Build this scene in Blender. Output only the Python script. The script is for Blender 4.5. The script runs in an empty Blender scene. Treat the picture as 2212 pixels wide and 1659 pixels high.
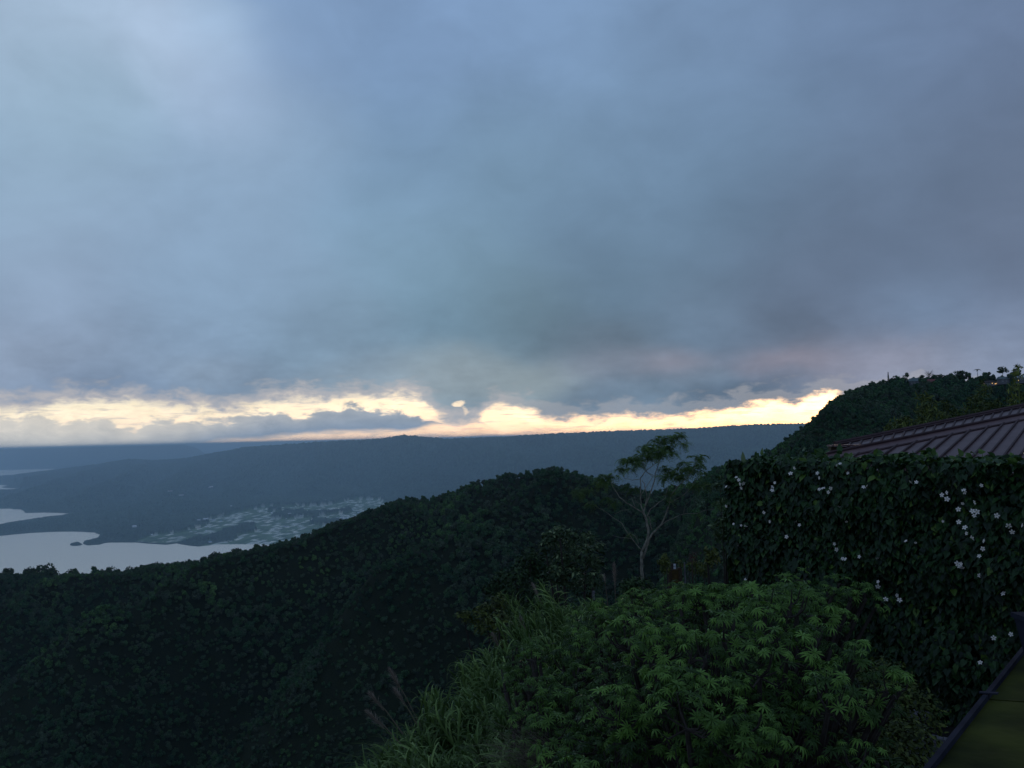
import bpy, math, random
import numpy as np
from mathutils import Matrix, Vector, Euler

# ------------------------------------------------------------------ camera
C = bpy.context.scene
KF = 2.2                         # height of the viewpoint over the lake = 620 m x KF
EYE = Vector((0.0, 0.0, 620.0 * KF))
FPX = 924.0                      # focal length in pixels of the 1024 frame
PITCH = math.radians(3.25)
ROLL = math.radians(-1.39)
CR = (Matrix.Rotation(math.radians(90) + PITCH, 4, 'X') @ Matrix.Rotation(ROLL, 4, 'Z'))
cam = bpy.data.objects.new('camera', bpy.data.cameras.new('camera'))
C.collection.objects.link(cam)
cam.matrix_world = Matrix.Translation(EYE) @ CR
cam.data.sensor_width = 36.0
cam.data.lens = FPX * 36.0 / 1024.0
cam.data.clip_start = 0.1
cam.data.clip_end = 600000.0
C.camera = cam
CR3 = CR.to_3x3()

def ray(px, py):
    d = CR3 @ Vector(((px - 512.0) / FPX, -(py - 384.0) / FPX, -1.0))
    return d / d.y                 # (t, 1, s)

def at(px, py, Y):
    d = ray(px, py)
    return Vector((d.x * Y, Y, EYE.z + d.z * Y))

def azel(px, py):
    d = ray(px, py)
    return math.atan2(d.x, 1.0), math.atan2(d.z, math.hypot(d.x, 1.0))

# ------------------------------------------------------------------ render set-up
C.render.engine = 'CYCLES'
C.cycles.use_denoising = True
C.cycles.max_bounces = 6
C.cycles.diffuse_bounces = 2
C.cycles.glossy_bounces = 2
C.cycles.transmission_bounces = 2
C.cycles.transparent_max_bounces = 6
C.cycles.volume_bounces = 3
C.view_settings.view_transform = 'Standard'
C.view_settings.look = 'None'
C.view_settings.exposure = 0.0
C.view_settings.gamma = 1.0

def lin(c):
    return tuple(((v / 255.0) / 12.92 if v / 255.0 <= 0.04045 else ((v / 255.0 + 0.055) / 1.055) ** 2.4) for v in c)

# ------------------------------------------------------------------ sky
W = bpy.data.worlds.new('World')
C.world = W
W.use_nodes = True
NT = W.node_tree
NT.nodes.clear()

class S:
    """a socket with arithmetic"""
    nt = NT
    def __init__(self, s): self.s = s
    @staticmethod
    def m(op, *a, clamp=False):
        n = S.nt.nodes.new('ShaderNodeMath'); n.operation = op; n.use_clamp = clamp
        for i, v in enumerate(a):
            if isinstance(v, S): S.nt.links.new(v.s, n.inputs[i])
            else: n.inputs[i].default_value = v
        return S(n.outputs[0])
    def __add__(a, b): return S.m('ADD', a, b)
    __radd__ = __add__
    def __sub__(a, b): return S.m('SUBTRACT', a, b)
    def __rsub__(a, b): return S.m('SUBTRACT', b, a)
    def __mul__(a, b): return S.m('MULTIPLY', a, b)
    __rmul__ = __mul__
    def __truediv__(a, b): return S.m('DIVIDE', a, b)

def vm(op, a, b=None, scale=None):
    n = S.nt.nodes.new('ShaderNodeVectorMath'); n.operation = op
    for i, v in enumerate((a, b)):
        if v is None: continue
        if isinstance(v, S): S.nt.links.new(v.s, n.inputs[i])
        else: n.inputs[i].default_value = v
    if scale is not None:
        if isinstance(scale, S): S.nt.links.new(scale.s, n.inputs['Scale'])
        else: n.inputs['Scale'].default_value = scale
    return S(n.outputs[0])

def comb(x, y, z):
    n = S.nt.nodes.new('ShaderNodeCombineXYZ')
    for i, v in enumerate((x, y, z)):
        if isinstance(v, S): S.nt.links.new(v.s, n.inputs[i])
        else: n.inputs[i].default_value = v
    return S(n.outputs[0])

def smooth(x, a, b):
    n = S.nt.nodes.new('ShaderNodeMapRange'); n.interpolation_type = 'SMOOTHSTEP'
    S.nt.links.new(x.s, n.inputs['Value'])
    for k, v in (('From Min', a), ('From Max', b)):
        if isinstance(v, S): S.nt.links.new(v.s, n.inputs[k])
        else: n.inputs[k].default_value = v
    return S(n.outputs[0])

def noise(vec, scale, detail=4, rough=0.55, dist=0.0):
    n = S.nt.nodes.new('ShaderNodeTexNoise'); n.noise_dimensions = '3D'
    S.nt.links.new(vec.s, n.inputs['Vector'])
    n.inputs['Scale'].default_value = scale; n.inputs['Detail'].default_value = detail
    n.inputs['Roughness'].default_value = rough; n.inputs['Distortion'].default_value = dist
    return S(n.outputs[0])

def mixc(f, a, b):
    n = S.nt.nodes.new('ShaderNodeMix'); n.data_type = 'RGBA'
    for i, v in ((0, f), (6, a), (7, b)):
        if isinstance(v, S): S.nt.links.new(v.s, n.inputs[i])
        elif i == 0: n.inputs[0].default_value = v
        else: n.inputs[i].default_value = (*v[:3], 1)
    return S(n.outputs[2])

def curve(x, pts, lo, hi):
    """float curve over x in [lo, hi]; pts are (x, y) pairs"""
    ys = [p[1] for p in pts]; y0, y1 = min(ys), max(ys)
    n = S.nt.nodes.new('ShaderNodeFloatCurve')
    xx = S.m('DIVIDE', x - lo, hi - lo, clamp=True)
    S.nt.links.new(xx.s, n.inputs['Value'])
    c = n.mapping.curves[0]
    q = sorted(((p[0] - lo) / (hi - lo), (p[1] - y0) / (y1 - y0 + 1e-9)) for p in pts)
    c.points[0].location = q[0]; c.points[1].location = q[-1]
    for a in q[1:-1]: c.points.new(*a)
    for p in c.points: p.handle_type = 'AUTO_CLAMPED'
    n.mapping.extend = 'HORIZONTAL'
    n.mapping.update()
    return S(n.outputs[0]) * (y1 - y0) + y0

tc = NT.nodes.new('ShaderNodeTexCoord')
sep = NT.nodes.new('ShaderNodeSeparateXYZ'); NT.links.new(tc.outputs['Generated'], sep.inputs[0])
DX, DY, DZ = S(sep.outputs[0]), S(sep.outputs[1]), S(sep.outputs[2])
AZ = S.m('ARCTAN2', DX, DY)
EL = S.m('ARCSINE', DZ)
P = comb(AZ, EL * 1.7, 0.0)
n_big = noise(P, 3.0, 3, 0.5, 0.4)
n_mid = noise(P, 9.0, 5, 0.55, 0.3)
n_fine = noise(comb(AZ, EL * 2.2, 3.0), 38.0, 6, 0.6, 0.2)
n_soft = noise(comb(AZ, EL * 1.5, 7.0), 14.0, 4, 0.5)
AZW = AZ + (n_big - 0.5) * 0.10 + (n_mid - 0.5) * 0.03
ELW = EL + (n_big - 0.5) * 0.05 + (n_mid - 0.5) * 0.03

D = 1024.0 / 2212.0
def dae(x, y): return azel(x * D, y * D)

# overcast cloud deck: brightness and tint of its thick and thin places, by direction
deck = [  # x, y, radius, colour
 (20, 50, 150, (170, 194, 224)), (180, 20, 90, (176, 201, 232)), (330, 75, 100, (184, 207, 240)), (120, 200, 150, (161, 193, 222)), (470, 60, 80, (172, 201, 236)),
 (490, 200, 110, (172, 197, 232)), (640, 40, 110, (134, 166, 210)), (650, 160, 110, (132, 163, 206)), (1000, 80, 190, (129, 161, 206)), (1180, 40, 190, (134, 168, 213)), (640, 300, 110, (148, 179, 214)),
 (1500, 100, 200, (123, 153, 194)), (1900, 90, 200, (116, 143, 183)), (2180, 60, 170, (110, 131, 168)), (40, 430, 190, (152, 182, 213)),
 (430, 480, 180, (151, 181, 216)), (880, 340, 170, (126, 160, 200)), (1080, 340, 150, (121, 155, 184)),
 (1300, 330, 190, (122, 155, 190)), (1550, 400, 200, (113, 144, 178)), (1880, 420, 210, (106, 128, 160)), (2190, 380, 200, (105, 122, 151)), (120, 620, 160, (150, 171, 204)),
 (520, 590, 180, (143, 174, 208)), (860, 490, 150, (137, 173, 204)), (960, 620, 150, (120, 154, 180)), (1400, 600, 180, (106, 134, 160)),
 (1750, 600, 180, (104, 120, 147)), (2150, 560, 110, (112, 128, 158)), (2010, 650, 80, (125, 149, 184)), (40, 760, 90, (152, 170, 200)),
 (400, 745, 110, (133, 157, 188)), (700, 740, 120, (130, 159, 186)), (1120, 700, 110, (110, 138, 158)), (1500, 690, 90, (116, 139, 168)),
 (1300, 745, 70, (110, 128, 148)), (1700, 740, 90, (103, 119, 143)), (2180, 740, 80, (138, 156, 190)), (1860, 690, 70, (116, 134, 164)),
 (230, 835, 60, (118, 141, 174)), (470, 790, 50, (146, 166, 192)), (620, 825, 50, (124, 147, 176)), (760, 820, 60, (150, 168, 186)),
 (980, 805, 60, (162, 177, 188)), (1130, 820, 50, (158, 172, 180)), (1290, 795, 45, (138, 146, 166)),
 (1440, 790, 40, (160, 155, 172)), (1700, 790, 45, (176, 160, 174)), (1880, 770, 60, (164, 163, 186)),
 (1310, 855, 45, (118, 141, 166)), (1500, 825, 36, (122, 143, 168)), (1560, 850, 30, (98, 120, 146)), (1690, 826, 34, (112, 132, 160)),
 (1790, 815, 36, (146, 150, 174)), (2080, 790, 80, (150, 158, 184)),
]
den = None; num = None
for (x, y, r, c) in deck:
    a, e = dae(x, y); k = 1.0 / (r * D / FPX) ** 2
    d2 = ((AZW - a) * (AZW - a) * (0.32 if y > 740 else 1.0) + (ELW - e) * (ELW - e) * (2.2 if y > 740 else 1.3)) * (-k * 0.9)
    w = S.m('EXPONENT', d2)
    g_ = sum(c) / 3; c = tuple((v * 0.87 + g_ * 0.13) * q for v, q in zip(c, (0.925, 0.937, 0.935))); v = vm('SCALE', lin(c), None, w)
    den = w if den is None else den + w
    num = v if num is None else vm('ADD', num, v)
W0 = 0.004
num = vm('ADD', num, tuple(v * W0 for v in lin((112, 132, 166))))
deck_c = vm('SCALE', num, None, S.m('DIVIDE', 1.0, den + W0))
low = 1.0 - smooth(EL, 0.02, 0.20)
deck_mod = 1.0 + (n_mid - 0.5) * 0.36 + (n_soft - 0.5) * 0.26 * (0.4 + low * 1.8) + (n_fine - 0.5) * 0.40 * low
deck_c = vm('SCALE', deck_c, None, deck_mod)

# clear strip under the deck, lit by the low sun
sky = NT.nodes.new('ShaderNodeTexSky'); sky.sky_type = 'NISHITA'; sky.sun_disc = False
SUN_AZ, SUN_EL = azel(822, 400)[0], math.radians(2.5)
sky.sun_elevation = SUN_EL; sky.sun_rotation = SUN_AZ
a0 = dae(1700, 900)[0]
daz = AZ - a0
glow = S.m('EXPONENT', daz * daz * -14.0)
e_h = dae(1100, 950)[1]
up = smooth(EL, e_h - 0.01, e_h + 0.045)
strip_l = mixc(up, lin((244, 222, 206)), lin((255, 248, 226)))
strip_r = mixc(up, (1.20, 1.00, 0.70), (1.6, 1.5, 1.2))
strip = mixc(glow, strip_l, strip_r)
nis = vm('SCALE', S(sky.outputs[0]), None, 0.05)
strip = vm('ADD', strip, nis)
strip = vm('SCALE', strip, None, 0.55 + n_fine * 0.75)
n_str = noise(comb(AZ, EL * 9.0, 11.0), 22.0, 5, 0.6, 0.3)
strip = mixc(smooth(n_str, 0.50, 0.66) * 0.55, strip, lin((188, 184, 186)))

LO, HI = azel(-60, 400)[0], azel(1084, 400)[0]
def cv(pts): return curve(AZ, [dae(x, y) for x, y in pts], LO, HI)
upper = cv([(-100, 890), (0, 884), (100, 872), (220, 864), (330, 872), (430, 882), (500, 884), (560, 868), (660, 860), (780, 856),
            (870, 852), (925, 866), (960, 902), (1020, 910), (1045, 888), (1110, 878), (1155, 886), (1180, 904), (1250, 906), (1340, 900), (1450, 897),
            (1560, 888), (1640, 874), (1720, 868), (1780, 852), (1840, 852), (1950, 850), (2300, 870)])
wob = (n_fine - 0.5) * 0.032 + (n_mid - 0.5) * 0.010
below = 1.0 - smooth(EL + wob - upper, -0.007, 0.005)
hole = []
for (x, y, rx, ry) in ((990, 872, 12, 6), (1003, 885, 6, 8)):
    a, e = dae(x, y)
    qa = (AZ + (n_fine - 0.5) * 0.030 - a) * (FPX / D / rx); qe = (EL + (n_soft - 0.5) * 0.016 + (n_fine - 0.5) * 0.018 - e) * (FPX / D / ry)
    hole.append(1.0 - smooth(qa * qa + qe * qe, 0.1, 1.8))
hol = S.m('MAXIMUM', hole[0], hole[1] * 0.6) * (0.25 + n_fine * 0.8)
clear = S.m('MAXIMUM', below, hol)

# rolls of cumulus standing in the clear strip
top = cv([(-100, 905), (0, 900), (90, 903), (150, 912), (210, 905), (280, 926), (330, 908), (400, 912), (470, 906), (540, 892), (590, 884),
          (640, 900), (700, 884), (760, 880), (800, 880), (850, 886), (900, 898), (945, 912), (980, 904), (1030, 906), (1060, 930), (1120, 945), (2300, 950)])
bot = cv([(-100, 990), (0, 990), (300, 985), (420, 962), (480, 950), (560, 946), (640, 936), (760, 930), (860, 928), (920, 920), (950, 914), (1000, 916), (1030, 910),
          (1060, 926), (1120, 940), (2300, 945)])
m_t = 1.0 - smooth(EL + wob * 1.15 - top, -0.0035, 0.003)
m_b = smooth(EL + wob * 0.3 - bot, -0.004, 0.003)
cum = m_t * m_b
cum = cum * (1.0 - smooth(AZ, dae(1035, 900)[0], dae(1075, 900)[0]))
shade = S.m('DIVIDE', EL - bot, top - bot + 0.002, clamp=True)
cl = mixc(smooth(AZ, dae(60, 900)[0], dae(620, 900)[0]), lin((196, 200, 202)), lin((132, 152, 176)))
cl_top = mixc(smooth(AZ, dae(200, 900)[0], dae(900, 900)[0]), lin((226, 218, 205)), lin((172, 178, 184)))
cum_c = mixc(shade * (0.2 + n_fine * 1.2), cl, cl_top)
cum_c = vm('SCALE', cum_c, None, 0.78 + n_fine * 0.44)
edge = smooth(EL + wob * 1.6 - upper, -0.002, 0.022)
edge = S.m('MAXIMUM', edge, smooth(AZ, dae(980, 900)[0], dae(1180, 900)[0]) * (0.45 + 0.4 * n_mid))
lit_edge = mixc(edge, lin((188, 185, 187)), deck_c)
skyc = mixc(clear, lit_edge, strip)
skyc = mixc(cum * clear, skyc, cum_c)
skyc = mixc(smooth(EL, -0.03, -0.012), lin((70, 82, 98)), skyc)
bg = NT.nodes.new('ShaderNodeBackground'); NT.links.new(skyc.s, bg.inputs[0]); bg.inputs[1].default_value = 1.0
wo = NT.nodes.new('ShaderNodeOutputWorld'); NT.links.new(bg.outputs[0], wo.inputs[0])
W.cycles.sampling_method = 'MANUAL'; W.cycles.sample_map_resolution = 512

# ------------------------------------------------------------------ sun (very weak, behind the clouds)
sl = bpy.data.lights.new('sun', 'SUN'); sl.energy = 0.25; sl.angle = math.radians(12); sl.color = (1.0, 0.72, 0.45)
so = bpy.data.objects.new('sun', sl); C.collection.objects.link(so)
sd = Vector((math.sin(SUN_AZ) * math.cos(SUN_EL), math.cos(SUN_AZ) * math.cos(SUN_EL), math.sin(SUN_EL)))
so.rotation_euler = (-sd).to_track_quat('-Z', 'Y').to_euler()
so.location = EYE + sd * 50

# ------------------------------------------------------------------ helpers
rng = np.random.default_rng(11)
random.seed(5)

def mesh_np(name, V, F, mats, attrs=None, smoothf=False, fmat=None):
    """V (n,3); F list of arrays (k, 3|4)"""
    me = bpy.data.meshes.new(name)
    V = np.asarray(V, dtype=np.float32)
    if not isinstance(F, (list, tuple)): F = [F]
    F = [np.asarray(f, dtype=np.int32) for f in F if len(f)]
    me.vertices.add(len(V)); me.vertices.foreach_set('co', V.ravel())
    if F:
        idx = np.concatenate([f.ravel() for f in F])
        sizes = np.concatenate([np.full(len(f), f.shape[1], dtype=np.int32) for f in F])
        starts = np.concatenate([[0], np.cumsum(sizes)[:-1]]).astype(np.int32)
        me.loops.add(len(idx)); me.loops.foreach_set('vertex_index', idx)
        me.polygons.add(len(sizes)); me.polygons.foreach_set('loop_start', starts)
        try: me.polygons.foreach_set('loop_total', sizes)
        except Exception: pass
        if fmat is not None: me.polygons.foreach_set('material_index', np.asarray(fmat, dtype=np.int32))
    for k, v in (attrs or {}).items():
        v = np.asarray(v, dtype=np.float32)
        if v.ndim == 1: me.attributes.new(k, 'FLOAT', 'POINT').data.foreach_set('value', v)
        else: me.attributes.new(k, 'FLOAT_VECTOR', 'POINT').data.foreach_set('vector', v.ravel())
    me.update(calc_edges=True)
    me.polygons.foreach_set('use_smooth', np.full(len(me.polygons), bool(smoothf)))
    for m in (mats if isinstance(mats, (list, tuple)) else [mats]): me.materials.append(m)
    return me

def link(name, me, parent=None, loc=None):
    o = bpy.data.objects.new(name, me); C.collection.objects.link(o)
    if parent: o.parent = parent
    if loc is not None: o.location = loc
    return o

def tag(o, label=None, cat=None, group=None, kind=None):
    if label: o['label'] = label
    if cat: o['category'] = cat
    if group: o['group'] = group
    if kind: o['kind'] = kind
    return o

def thing(name, label, cat, loc, group=None):
    o = bpy.data.objects.new(name, None); C.collection.objects.link(o); o.location = loc
    o.empty_display_size = 0.3
    return tag(o, label, cat, group)

class MB:
    """collects verts and faces in world space"""
    def __init__(s): s.v = []; s.q = []; s.t = []; s.n = 0; s.a = []
    def add(s, V, Q=(), T=(), a=0.5):
        V = np.asarray(V, dtype=float)
        if len(Q): s.q.append(np.asarray(Q) + s.n)
        if len(T): s.t.append(np.asarray(T) + s.n)
        s.v.append(V); s.n += len(V)
        s.a.append(np.full(len(V), a) if np.isscalar(a) else np.asarray(a))
    def box(s, c, ux, uy, uz, a=0.5):
        c, ux, uy, uz = (np.array(tuple(k), dtype=float) for k in (c, ux, uy, uz))
        V = [c + i * ux + j * uy + k * uz for i in (-1, 1) for j in (-1, 1) for k in (-1, 1)]
        s.add(V, [(0, 1, 3, 2), (4, 6, 7, 5), (0, 4, 5, 1), (2, 3, 7, 6), (0, 2, 6, 4), (1, 5, 7, 3)], a=a)
    def tube(s, pts, rad, sides=7, a=0.5):
        pts = [np.array(tuple(p), dtype=float) for p in pts]
        rings = []
        for i, p in enumerate(pts):
            d = pts[min(i + 1, len(pts) - 1)] - pts[max(i - 1, 0)]
            d /= np.linalg.norm(d) + 1e-9
            u = np.cross(d, (0.31, 0.9, 0.2)); u /= np.linalg.norm(u) + 1e-9
            w = np.cross(d, u)
            r = rad[i] if hasattr(rad, '__len__') else rad
            for k in range(sides):
                an = 2 * math.pi * k / sides
                rings.append(p + r * (math.cos(an) * u + math.sin(an) * w))
        n = len(pts); Q = []
        for i in range(n - 1):
            for k in range(sides):
                k2 = (k + 1) % sides
                Q.append((i * sides + k, i * sides + k2, (i + 1) * sides + k2, (i + 1) * sides + k))
        V = rings + [pts[0], pts[-1]]
        T = [(n * sides, (k + 1) % sides, k) for k in range(sides)] + [(n * sides + 1, (n - 1) * sides + k, (n - 1) * sides + (k + 1) % sides) for k in range(sides)]
        s.add(V, Q, T, a)
    def scatter(s, T, Rm, pos, scl, a):
        """copies of template T=(verts, quads, tris) with rotations (N,3,3), positions, scales, attribute"""
        V0, Q0, T0 = T; V0 = np.asarray(V0, float); N = len(pos); k = len(V0)
        if N == 0: return
        V = np.einsum('nij,kj->nki', Rm, V0) * np.asarray(scl)[:, None, None] + np.asarray(pos)[:, None, :]
        off = (np.arange(N) * k)[:, None, None] + s.n
        if len(Q0): s.q.append((np.asarray(Q0)[None] + off).reshape(-1, 4))
        if len(T0): s.t.append((np.asarray(T0)[None] + off).reshape(-1, 3))
        s.v.append(V.reshape(-1, 3)); s.n += N * k
        s.a.append(np.repeat(np.asarray(a, float), k))
    def build(s, name, mat, parent=None, smoothf=False):
        V = np.concatenate(s.v); a = np.concatenate(s.a)
        F = []
        if s.q: F.append(np.concatenate(s.q))
        if s.t: F.append(np.concatenate(s.t))
        org = np.array(tuple(parent.location)) if parent is not None and parent.parent is None else None
        if org is None:
            if parent is not None:
                org = np.array(tuple(parent.location + parent.parent.location)); loc = None
            else:
                org = V.mean(0); org[2] = V[:, 2].min(); loc = org
        else: loc = None
        me = mesh_np(name, V - org, F, mat, {'tint': a}, smoothf)
        return link(name, me, parent, loc)

def rot_from(zdir, spin, xdir=None):
    """(N,3,3) frames whose z axis is zdir, spun about it"""
    z = np.asarray(zdir, float); z = z / (np.linalg.norm(z, axis=1, keepdims=True) + 1e-9)
    ref = np.tile(np.array([0.0, 0.0, 1.0]), (len(z), 1)); ref[np.abs(z[:, 2]) > 0.97] = (1, 0, 0)
    x = np.cross(ref, z); x /= np.linalg.norm(x, axis=1, keepdims=True) + 1e-9
    y = np.cross(z, x)
    c, s_ = np.cos(spin)[:, None], np.sin(spin)[:, None]
    return np.stack([x * c + y * s_, -x * s_ + y * c, z], axis=2)

def rand_dirs(n, up=0.0):
    v = rng.normal(size=(n, 3)); v[:, 2] += up
    return v / np.linalg.norm(v, axis=1, keepdims=True)

# lattice value noise in numpy
_H = rng.random((512, 512))
def vnoise(x, y):
    xi = np.floor(x).astype(int); yi = np.floor(y).astype(int); fx = x - xi; fy = y - yi
    fx = fx * fx * (3 - 2 * fx); fy = fy * fy * (3 - 2 * fy)
    a = _H[xi % 512, yi % 512]; b = _H[(xi + 1) % 512, yi % 512]; c = _H[xi % 512, (yi + 1) % 512]; d = _H[(xi + 1) % 512, (yi + 1) % 512]
    return (a * (1 - fx) + b * fx) * (1 - fy) + (c * (1 - fx) + d * fx) * fy
def fbm(x, y, o=4):
    s = 0; a = 1; t = 0
    for k in range(o):
        s = s + a * vnoise(x * 2 ** k + 17.3 * k, y * 2 ** k + 5.1 * k); t += a; a *= 0.5
    return s / t
def sstep(a, b, x):
    u = np.clip((x - a) / (b - a), 0, 1); return u * u * (3 - 2 * u)

# ------------------------------------------------------------------ materials
def new_mat(name):
    m = bpy.data.materials.new(name); m.use_nodes = True
    nt = m.node_tree; b = nt.nodes['Principled BSDF']
    return m, nt, b

def foliage_mat(name, cols, rough=0.6, spec=0.3, rand='tint', wscale=None, trans=0.0):
    """leaf colour varies from leaf to leaf (tint attribute) or tree to tree (object random)"""
    m, nt, b = new_mat(name)
    ramp = nt.nodes.new('ShaderNodeValToRGB')
    el = ramp.color_ramp.elements
    while len(el) < len(cols): el.new(0.5)
    for i, c in enumerate(cols):
        el[i].position = i / (len(cols) - 1); el[i].color = (*c, 1)
    if rand == 'tint':
        a = nt.nodes.new('ShaderNodeAttribute'); a.attribute_name = 'tint'; src = a.outputs['Fac']
    else:
        oi = nt.nodes.new('ShaderNodeObjectInfo')
        geo = nt.nodes.new('ShaderNodeNewGeometry')
        nz = nt.nodes.new('ShaderNodeTexNoise'); nz.inputs['Scale'].default_value = wscale or 0.01; nz.inputs['Detail'].default_value = 3
        nt.links.new(geo.outputs['Position'], nz.inputs['Vector'])
        mr = nt.nodes.new('ShaderNodeMapRange'); mr.inputs['From Min'].default_value = 0.3; mr.inputs['From Max'].default_value = 0.7
        nt.links.new(nz.outputs[0], mr.inputs['Value'])
        mx = nt.nodes.new('ShaderNodeMath'); mx.operation = 'MULTIPLY'; mx.inputs[1].default_value = 0.62
        nt.links.new(mr.outputs[0], mx.inputs[0])
        ad = nt.nodes.new('ShaderNodeMath'); ad.operation = 'MULTIPLY_ADD'; ad.inputs[1].default_value = 0.42
        nt.links.new(oi.outputs['Random'], ad.inputs[0]); nt.links.new(mx.outputs[0], ad.inputs[2])
        src = ad.outputs[0]
    nt.links.new(src, ramp.inputs[0])
    if rand != 'tint':
        a = nt.nodes.new('ShaderNodeAttribute'); a.attribute_name = 'tint'
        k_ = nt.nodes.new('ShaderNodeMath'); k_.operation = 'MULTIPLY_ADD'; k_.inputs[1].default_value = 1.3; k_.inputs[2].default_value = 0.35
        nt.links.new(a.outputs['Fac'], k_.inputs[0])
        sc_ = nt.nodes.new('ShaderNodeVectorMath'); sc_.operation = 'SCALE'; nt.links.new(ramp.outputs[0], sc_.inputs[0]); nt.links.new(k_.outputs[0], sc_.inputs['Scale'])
        nt.links.new(sc_.outputs[0], b.inputs['Base Color'])
    else:
        nt.links.new(ramp.outputs[0], b.inputs['Base Color'])
    b.inputs['Roughness'].default_value = rough
    b.inputs['Specular IOR Level'].default_value = spec
    if trans > 0:
        tr = nt.nodes.new('ShaderNodeBsdfTranslucent'); nt.links.new(ramp.outputs[0], tr.inputs[0])
        mx2 = nt.nodes.new('ShaderNodeMixShader'); mx2.inputs[0].default_value = trans
        nt.links.new(b.outputs[0], mx2.inputs[1]); nt.links.new(tr.outputs[0], mx2.inputs[2])
        nt.links.new(mx2.outputs[0], nt.nodes['Material Output'].inputs[0])
    return m

def plain_mat(name, c1, c2, scale=8.0, rough=0.7, spec=0.4, metal=0.0, bump=0.0, detail=5):
    m, nt, b = new_mat(name)
    geo = nt.nodes.new('ShaderNodeNewGeometry')
    nz = nt.nodes.new('ShaderNodeTexNoise'); nz.inputs['Scale'].default_value = scale; nz.inputs['Detail'].default_value = detail
    nt.links.new(geo.outputs['Position'], nz.inputs['Vector'])
    mr = nt.nodes.new('ShaderNodeMapRange'); mr.inputs['From Min'].default_value = 0.32; mr.inputs['From Max'].default_value = 0.68
    nt.links.new(nz.outputs[0], mr.inputs['Value'])
    mx = nt.nodes.new('ShaderNodeMix'); mx.data_type = 'RGBA'
    mx.inputs[6].default_value = (*c1, 1); mx.inputs[7].default_value = (*c2, 1)
    nt.links.new(mr.outputs[0], mx.inputs[0]); nt.links.new(mx.outputs[2], b.inputs['Base Color'])
    b.inputs['Roughness'].default_value = rough; b.inputs['Specular IOR Level'].default_value = spec; b.inputs['Metallic'].default_value = metal
    if bump:
        bp = nt.nodes.new('ShaderNodeBump'); bp.inputs['Strength'].default_value = bump; bp.inputs['Distance'].default_value = 0.02
        nt.links.new(nz.outputs[0], bp.inputs['Height']); nt.links.new(bp.outputs[0], b.inputs['Normal'])
    return m

M_FOREST = foliage_mat('forest_leaves', [(0.010, 0.026, 0.016), (0.024, 0.060, 0.030), (0.046, 0.120, 0.042), (0.070, 0.095, 0.060), (0.07, 0.165, 0.05), (0.13, 0.25, 0.07)], 0.8, 0.15, 'object', 0.012)
M_TREE = foliage_mat('tree_leaves', [(0.012, 0.024, 0.012), (0.030, 0.062, 0.022), (0.065, 0.12, 0.036)], 0.7, 0.2)
M_FEATHER = foliage_mat('feathery_leaves', [(0.04, 0.075, 0.025), (0.08, 0.15, 0.04), (0.18, 0.29, 0.07)], 0.6, 0.2, trans=0.3)
M_OLIVE = foliage_mat('bamboo_leaves', [(0.022, 0.036, 0.010), (0.09, 0.12, 0.022), (0.20, 0.24, 0.045)], 0.6, 0.2)
M_PALE = foliage_mat('pale_leaves', [(0.03, 0.055, 0.022), (0.07, 0.12, 0.04), (0.30, 0.38, 0.18)], 0.6, 0.2)
M_PALM = foliage_mat('palmate_leaves', [(0.014, 0.038, 0.007), (0.053, 0.118, 0.018), (0.16, 0.31, 0.050)], 0.5, 0.25, trans=0.2)
M_REED = foliage_mat('reed_leaves', [(0.035, 0.055, 0.018), (0.07, 0.135, 0.03), (0.24, 0.36, 0.11)], 0.6, 0.2, trans=0.2)
M_VINE = foliage_mat('vine_leaves', [(0.008, 0.022, 0.009), (0.016, 0.046, 0.014), (0.030, 0.082, 0.018), (0.10, 0.18, 0.03)], 0.5, 0.3, trans=0.1)
M_YELLOW = foliage_mat('yellow_leaves', [(0.04, 0.06, 0.012), (0.09, 0.12, 0.02), (0.17, 0.18, 0.03)], 0.6, 0.25)
M_RED = foliage_mat('red_leaves', [(0.05, 0.018, 0.012), (0.12, 0.04, 0.025)], 0.6, 0.2)
M_BARK = plain_mat('pale_bark', (0.12, 0.115, 0.085), (0.33, 0.315, 0.24), 9.0, 0.85, 0.2)
M_DBARK = plain_mat('dark_bark', (0.03, 0.025, 0.02), (0.07, 0.06, 0.05), 12.0, 0.9, 0.2)
M_PLUME = foliage_mat('dry_plume', [(0.20, 0.16, 0.12), (0.46, 0.40, 0.33)], 0.9, 0.1)
M_DRY = foliage_mat('dry_grass', [(0.09, 0.08, 0.05), (0.20, 0.17, 0.12)], 0.9, 0.1)
M_FLOWER = plain_mat('white_petals', (0.80, 0.75, 0.66), (0.88, 0.84, 0.74), 30, 0.6, 0.2)
M_THROAT = plain_mat('flower_throat', (0.25, 0.2, 0.06), (0.3, 0.25, 0.1), 30, 0.6, 0.2)
M_SOIL = plain_mat('soil', (0.010, 0.010, 0.010), (0.028, 0.026, 0.022), 6.0, 0.95, 0.1, bump=0.5)
M_UNDER = plain_mat('undergrowth_soil', (0.008, 0.012, 0.006), (0.02, 0.03, 0.012), 0.8, 0.95, 0.1)
M_CONC = plain_mat('grey_concrete', (0.10, 0.10, 0.11), (0.20, 0.20, 0.21), 7.0, 0.85, 0.3, bump=0.3)
M_TRIM = plain_mat('blue_grey_trim', (0.012, 0.015, 0.024), (0.028, 0.032, 0.046), 12.0, 0.95, 0.08)
M_MOSS = plain_mat('mossy_top', (0.012, 0.017, 0.003), (0.055, 0.064, 0.010), 7.0, 0.95, 0.1, bump=0.4)
M_ROOF = plain_mat('brown_roof_metal', (0.105, 0.058, 0.055), (0.145, 0.085, 0.080), 3.0, 0.5, 0.3, bump=0.03)
M_SEAM = plain_mat('roof_seam_metal', (0.045, 0.026, 0.027), (0.072, 0.042, 0.042), 6.0, 0.7, 0.2)
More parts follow.
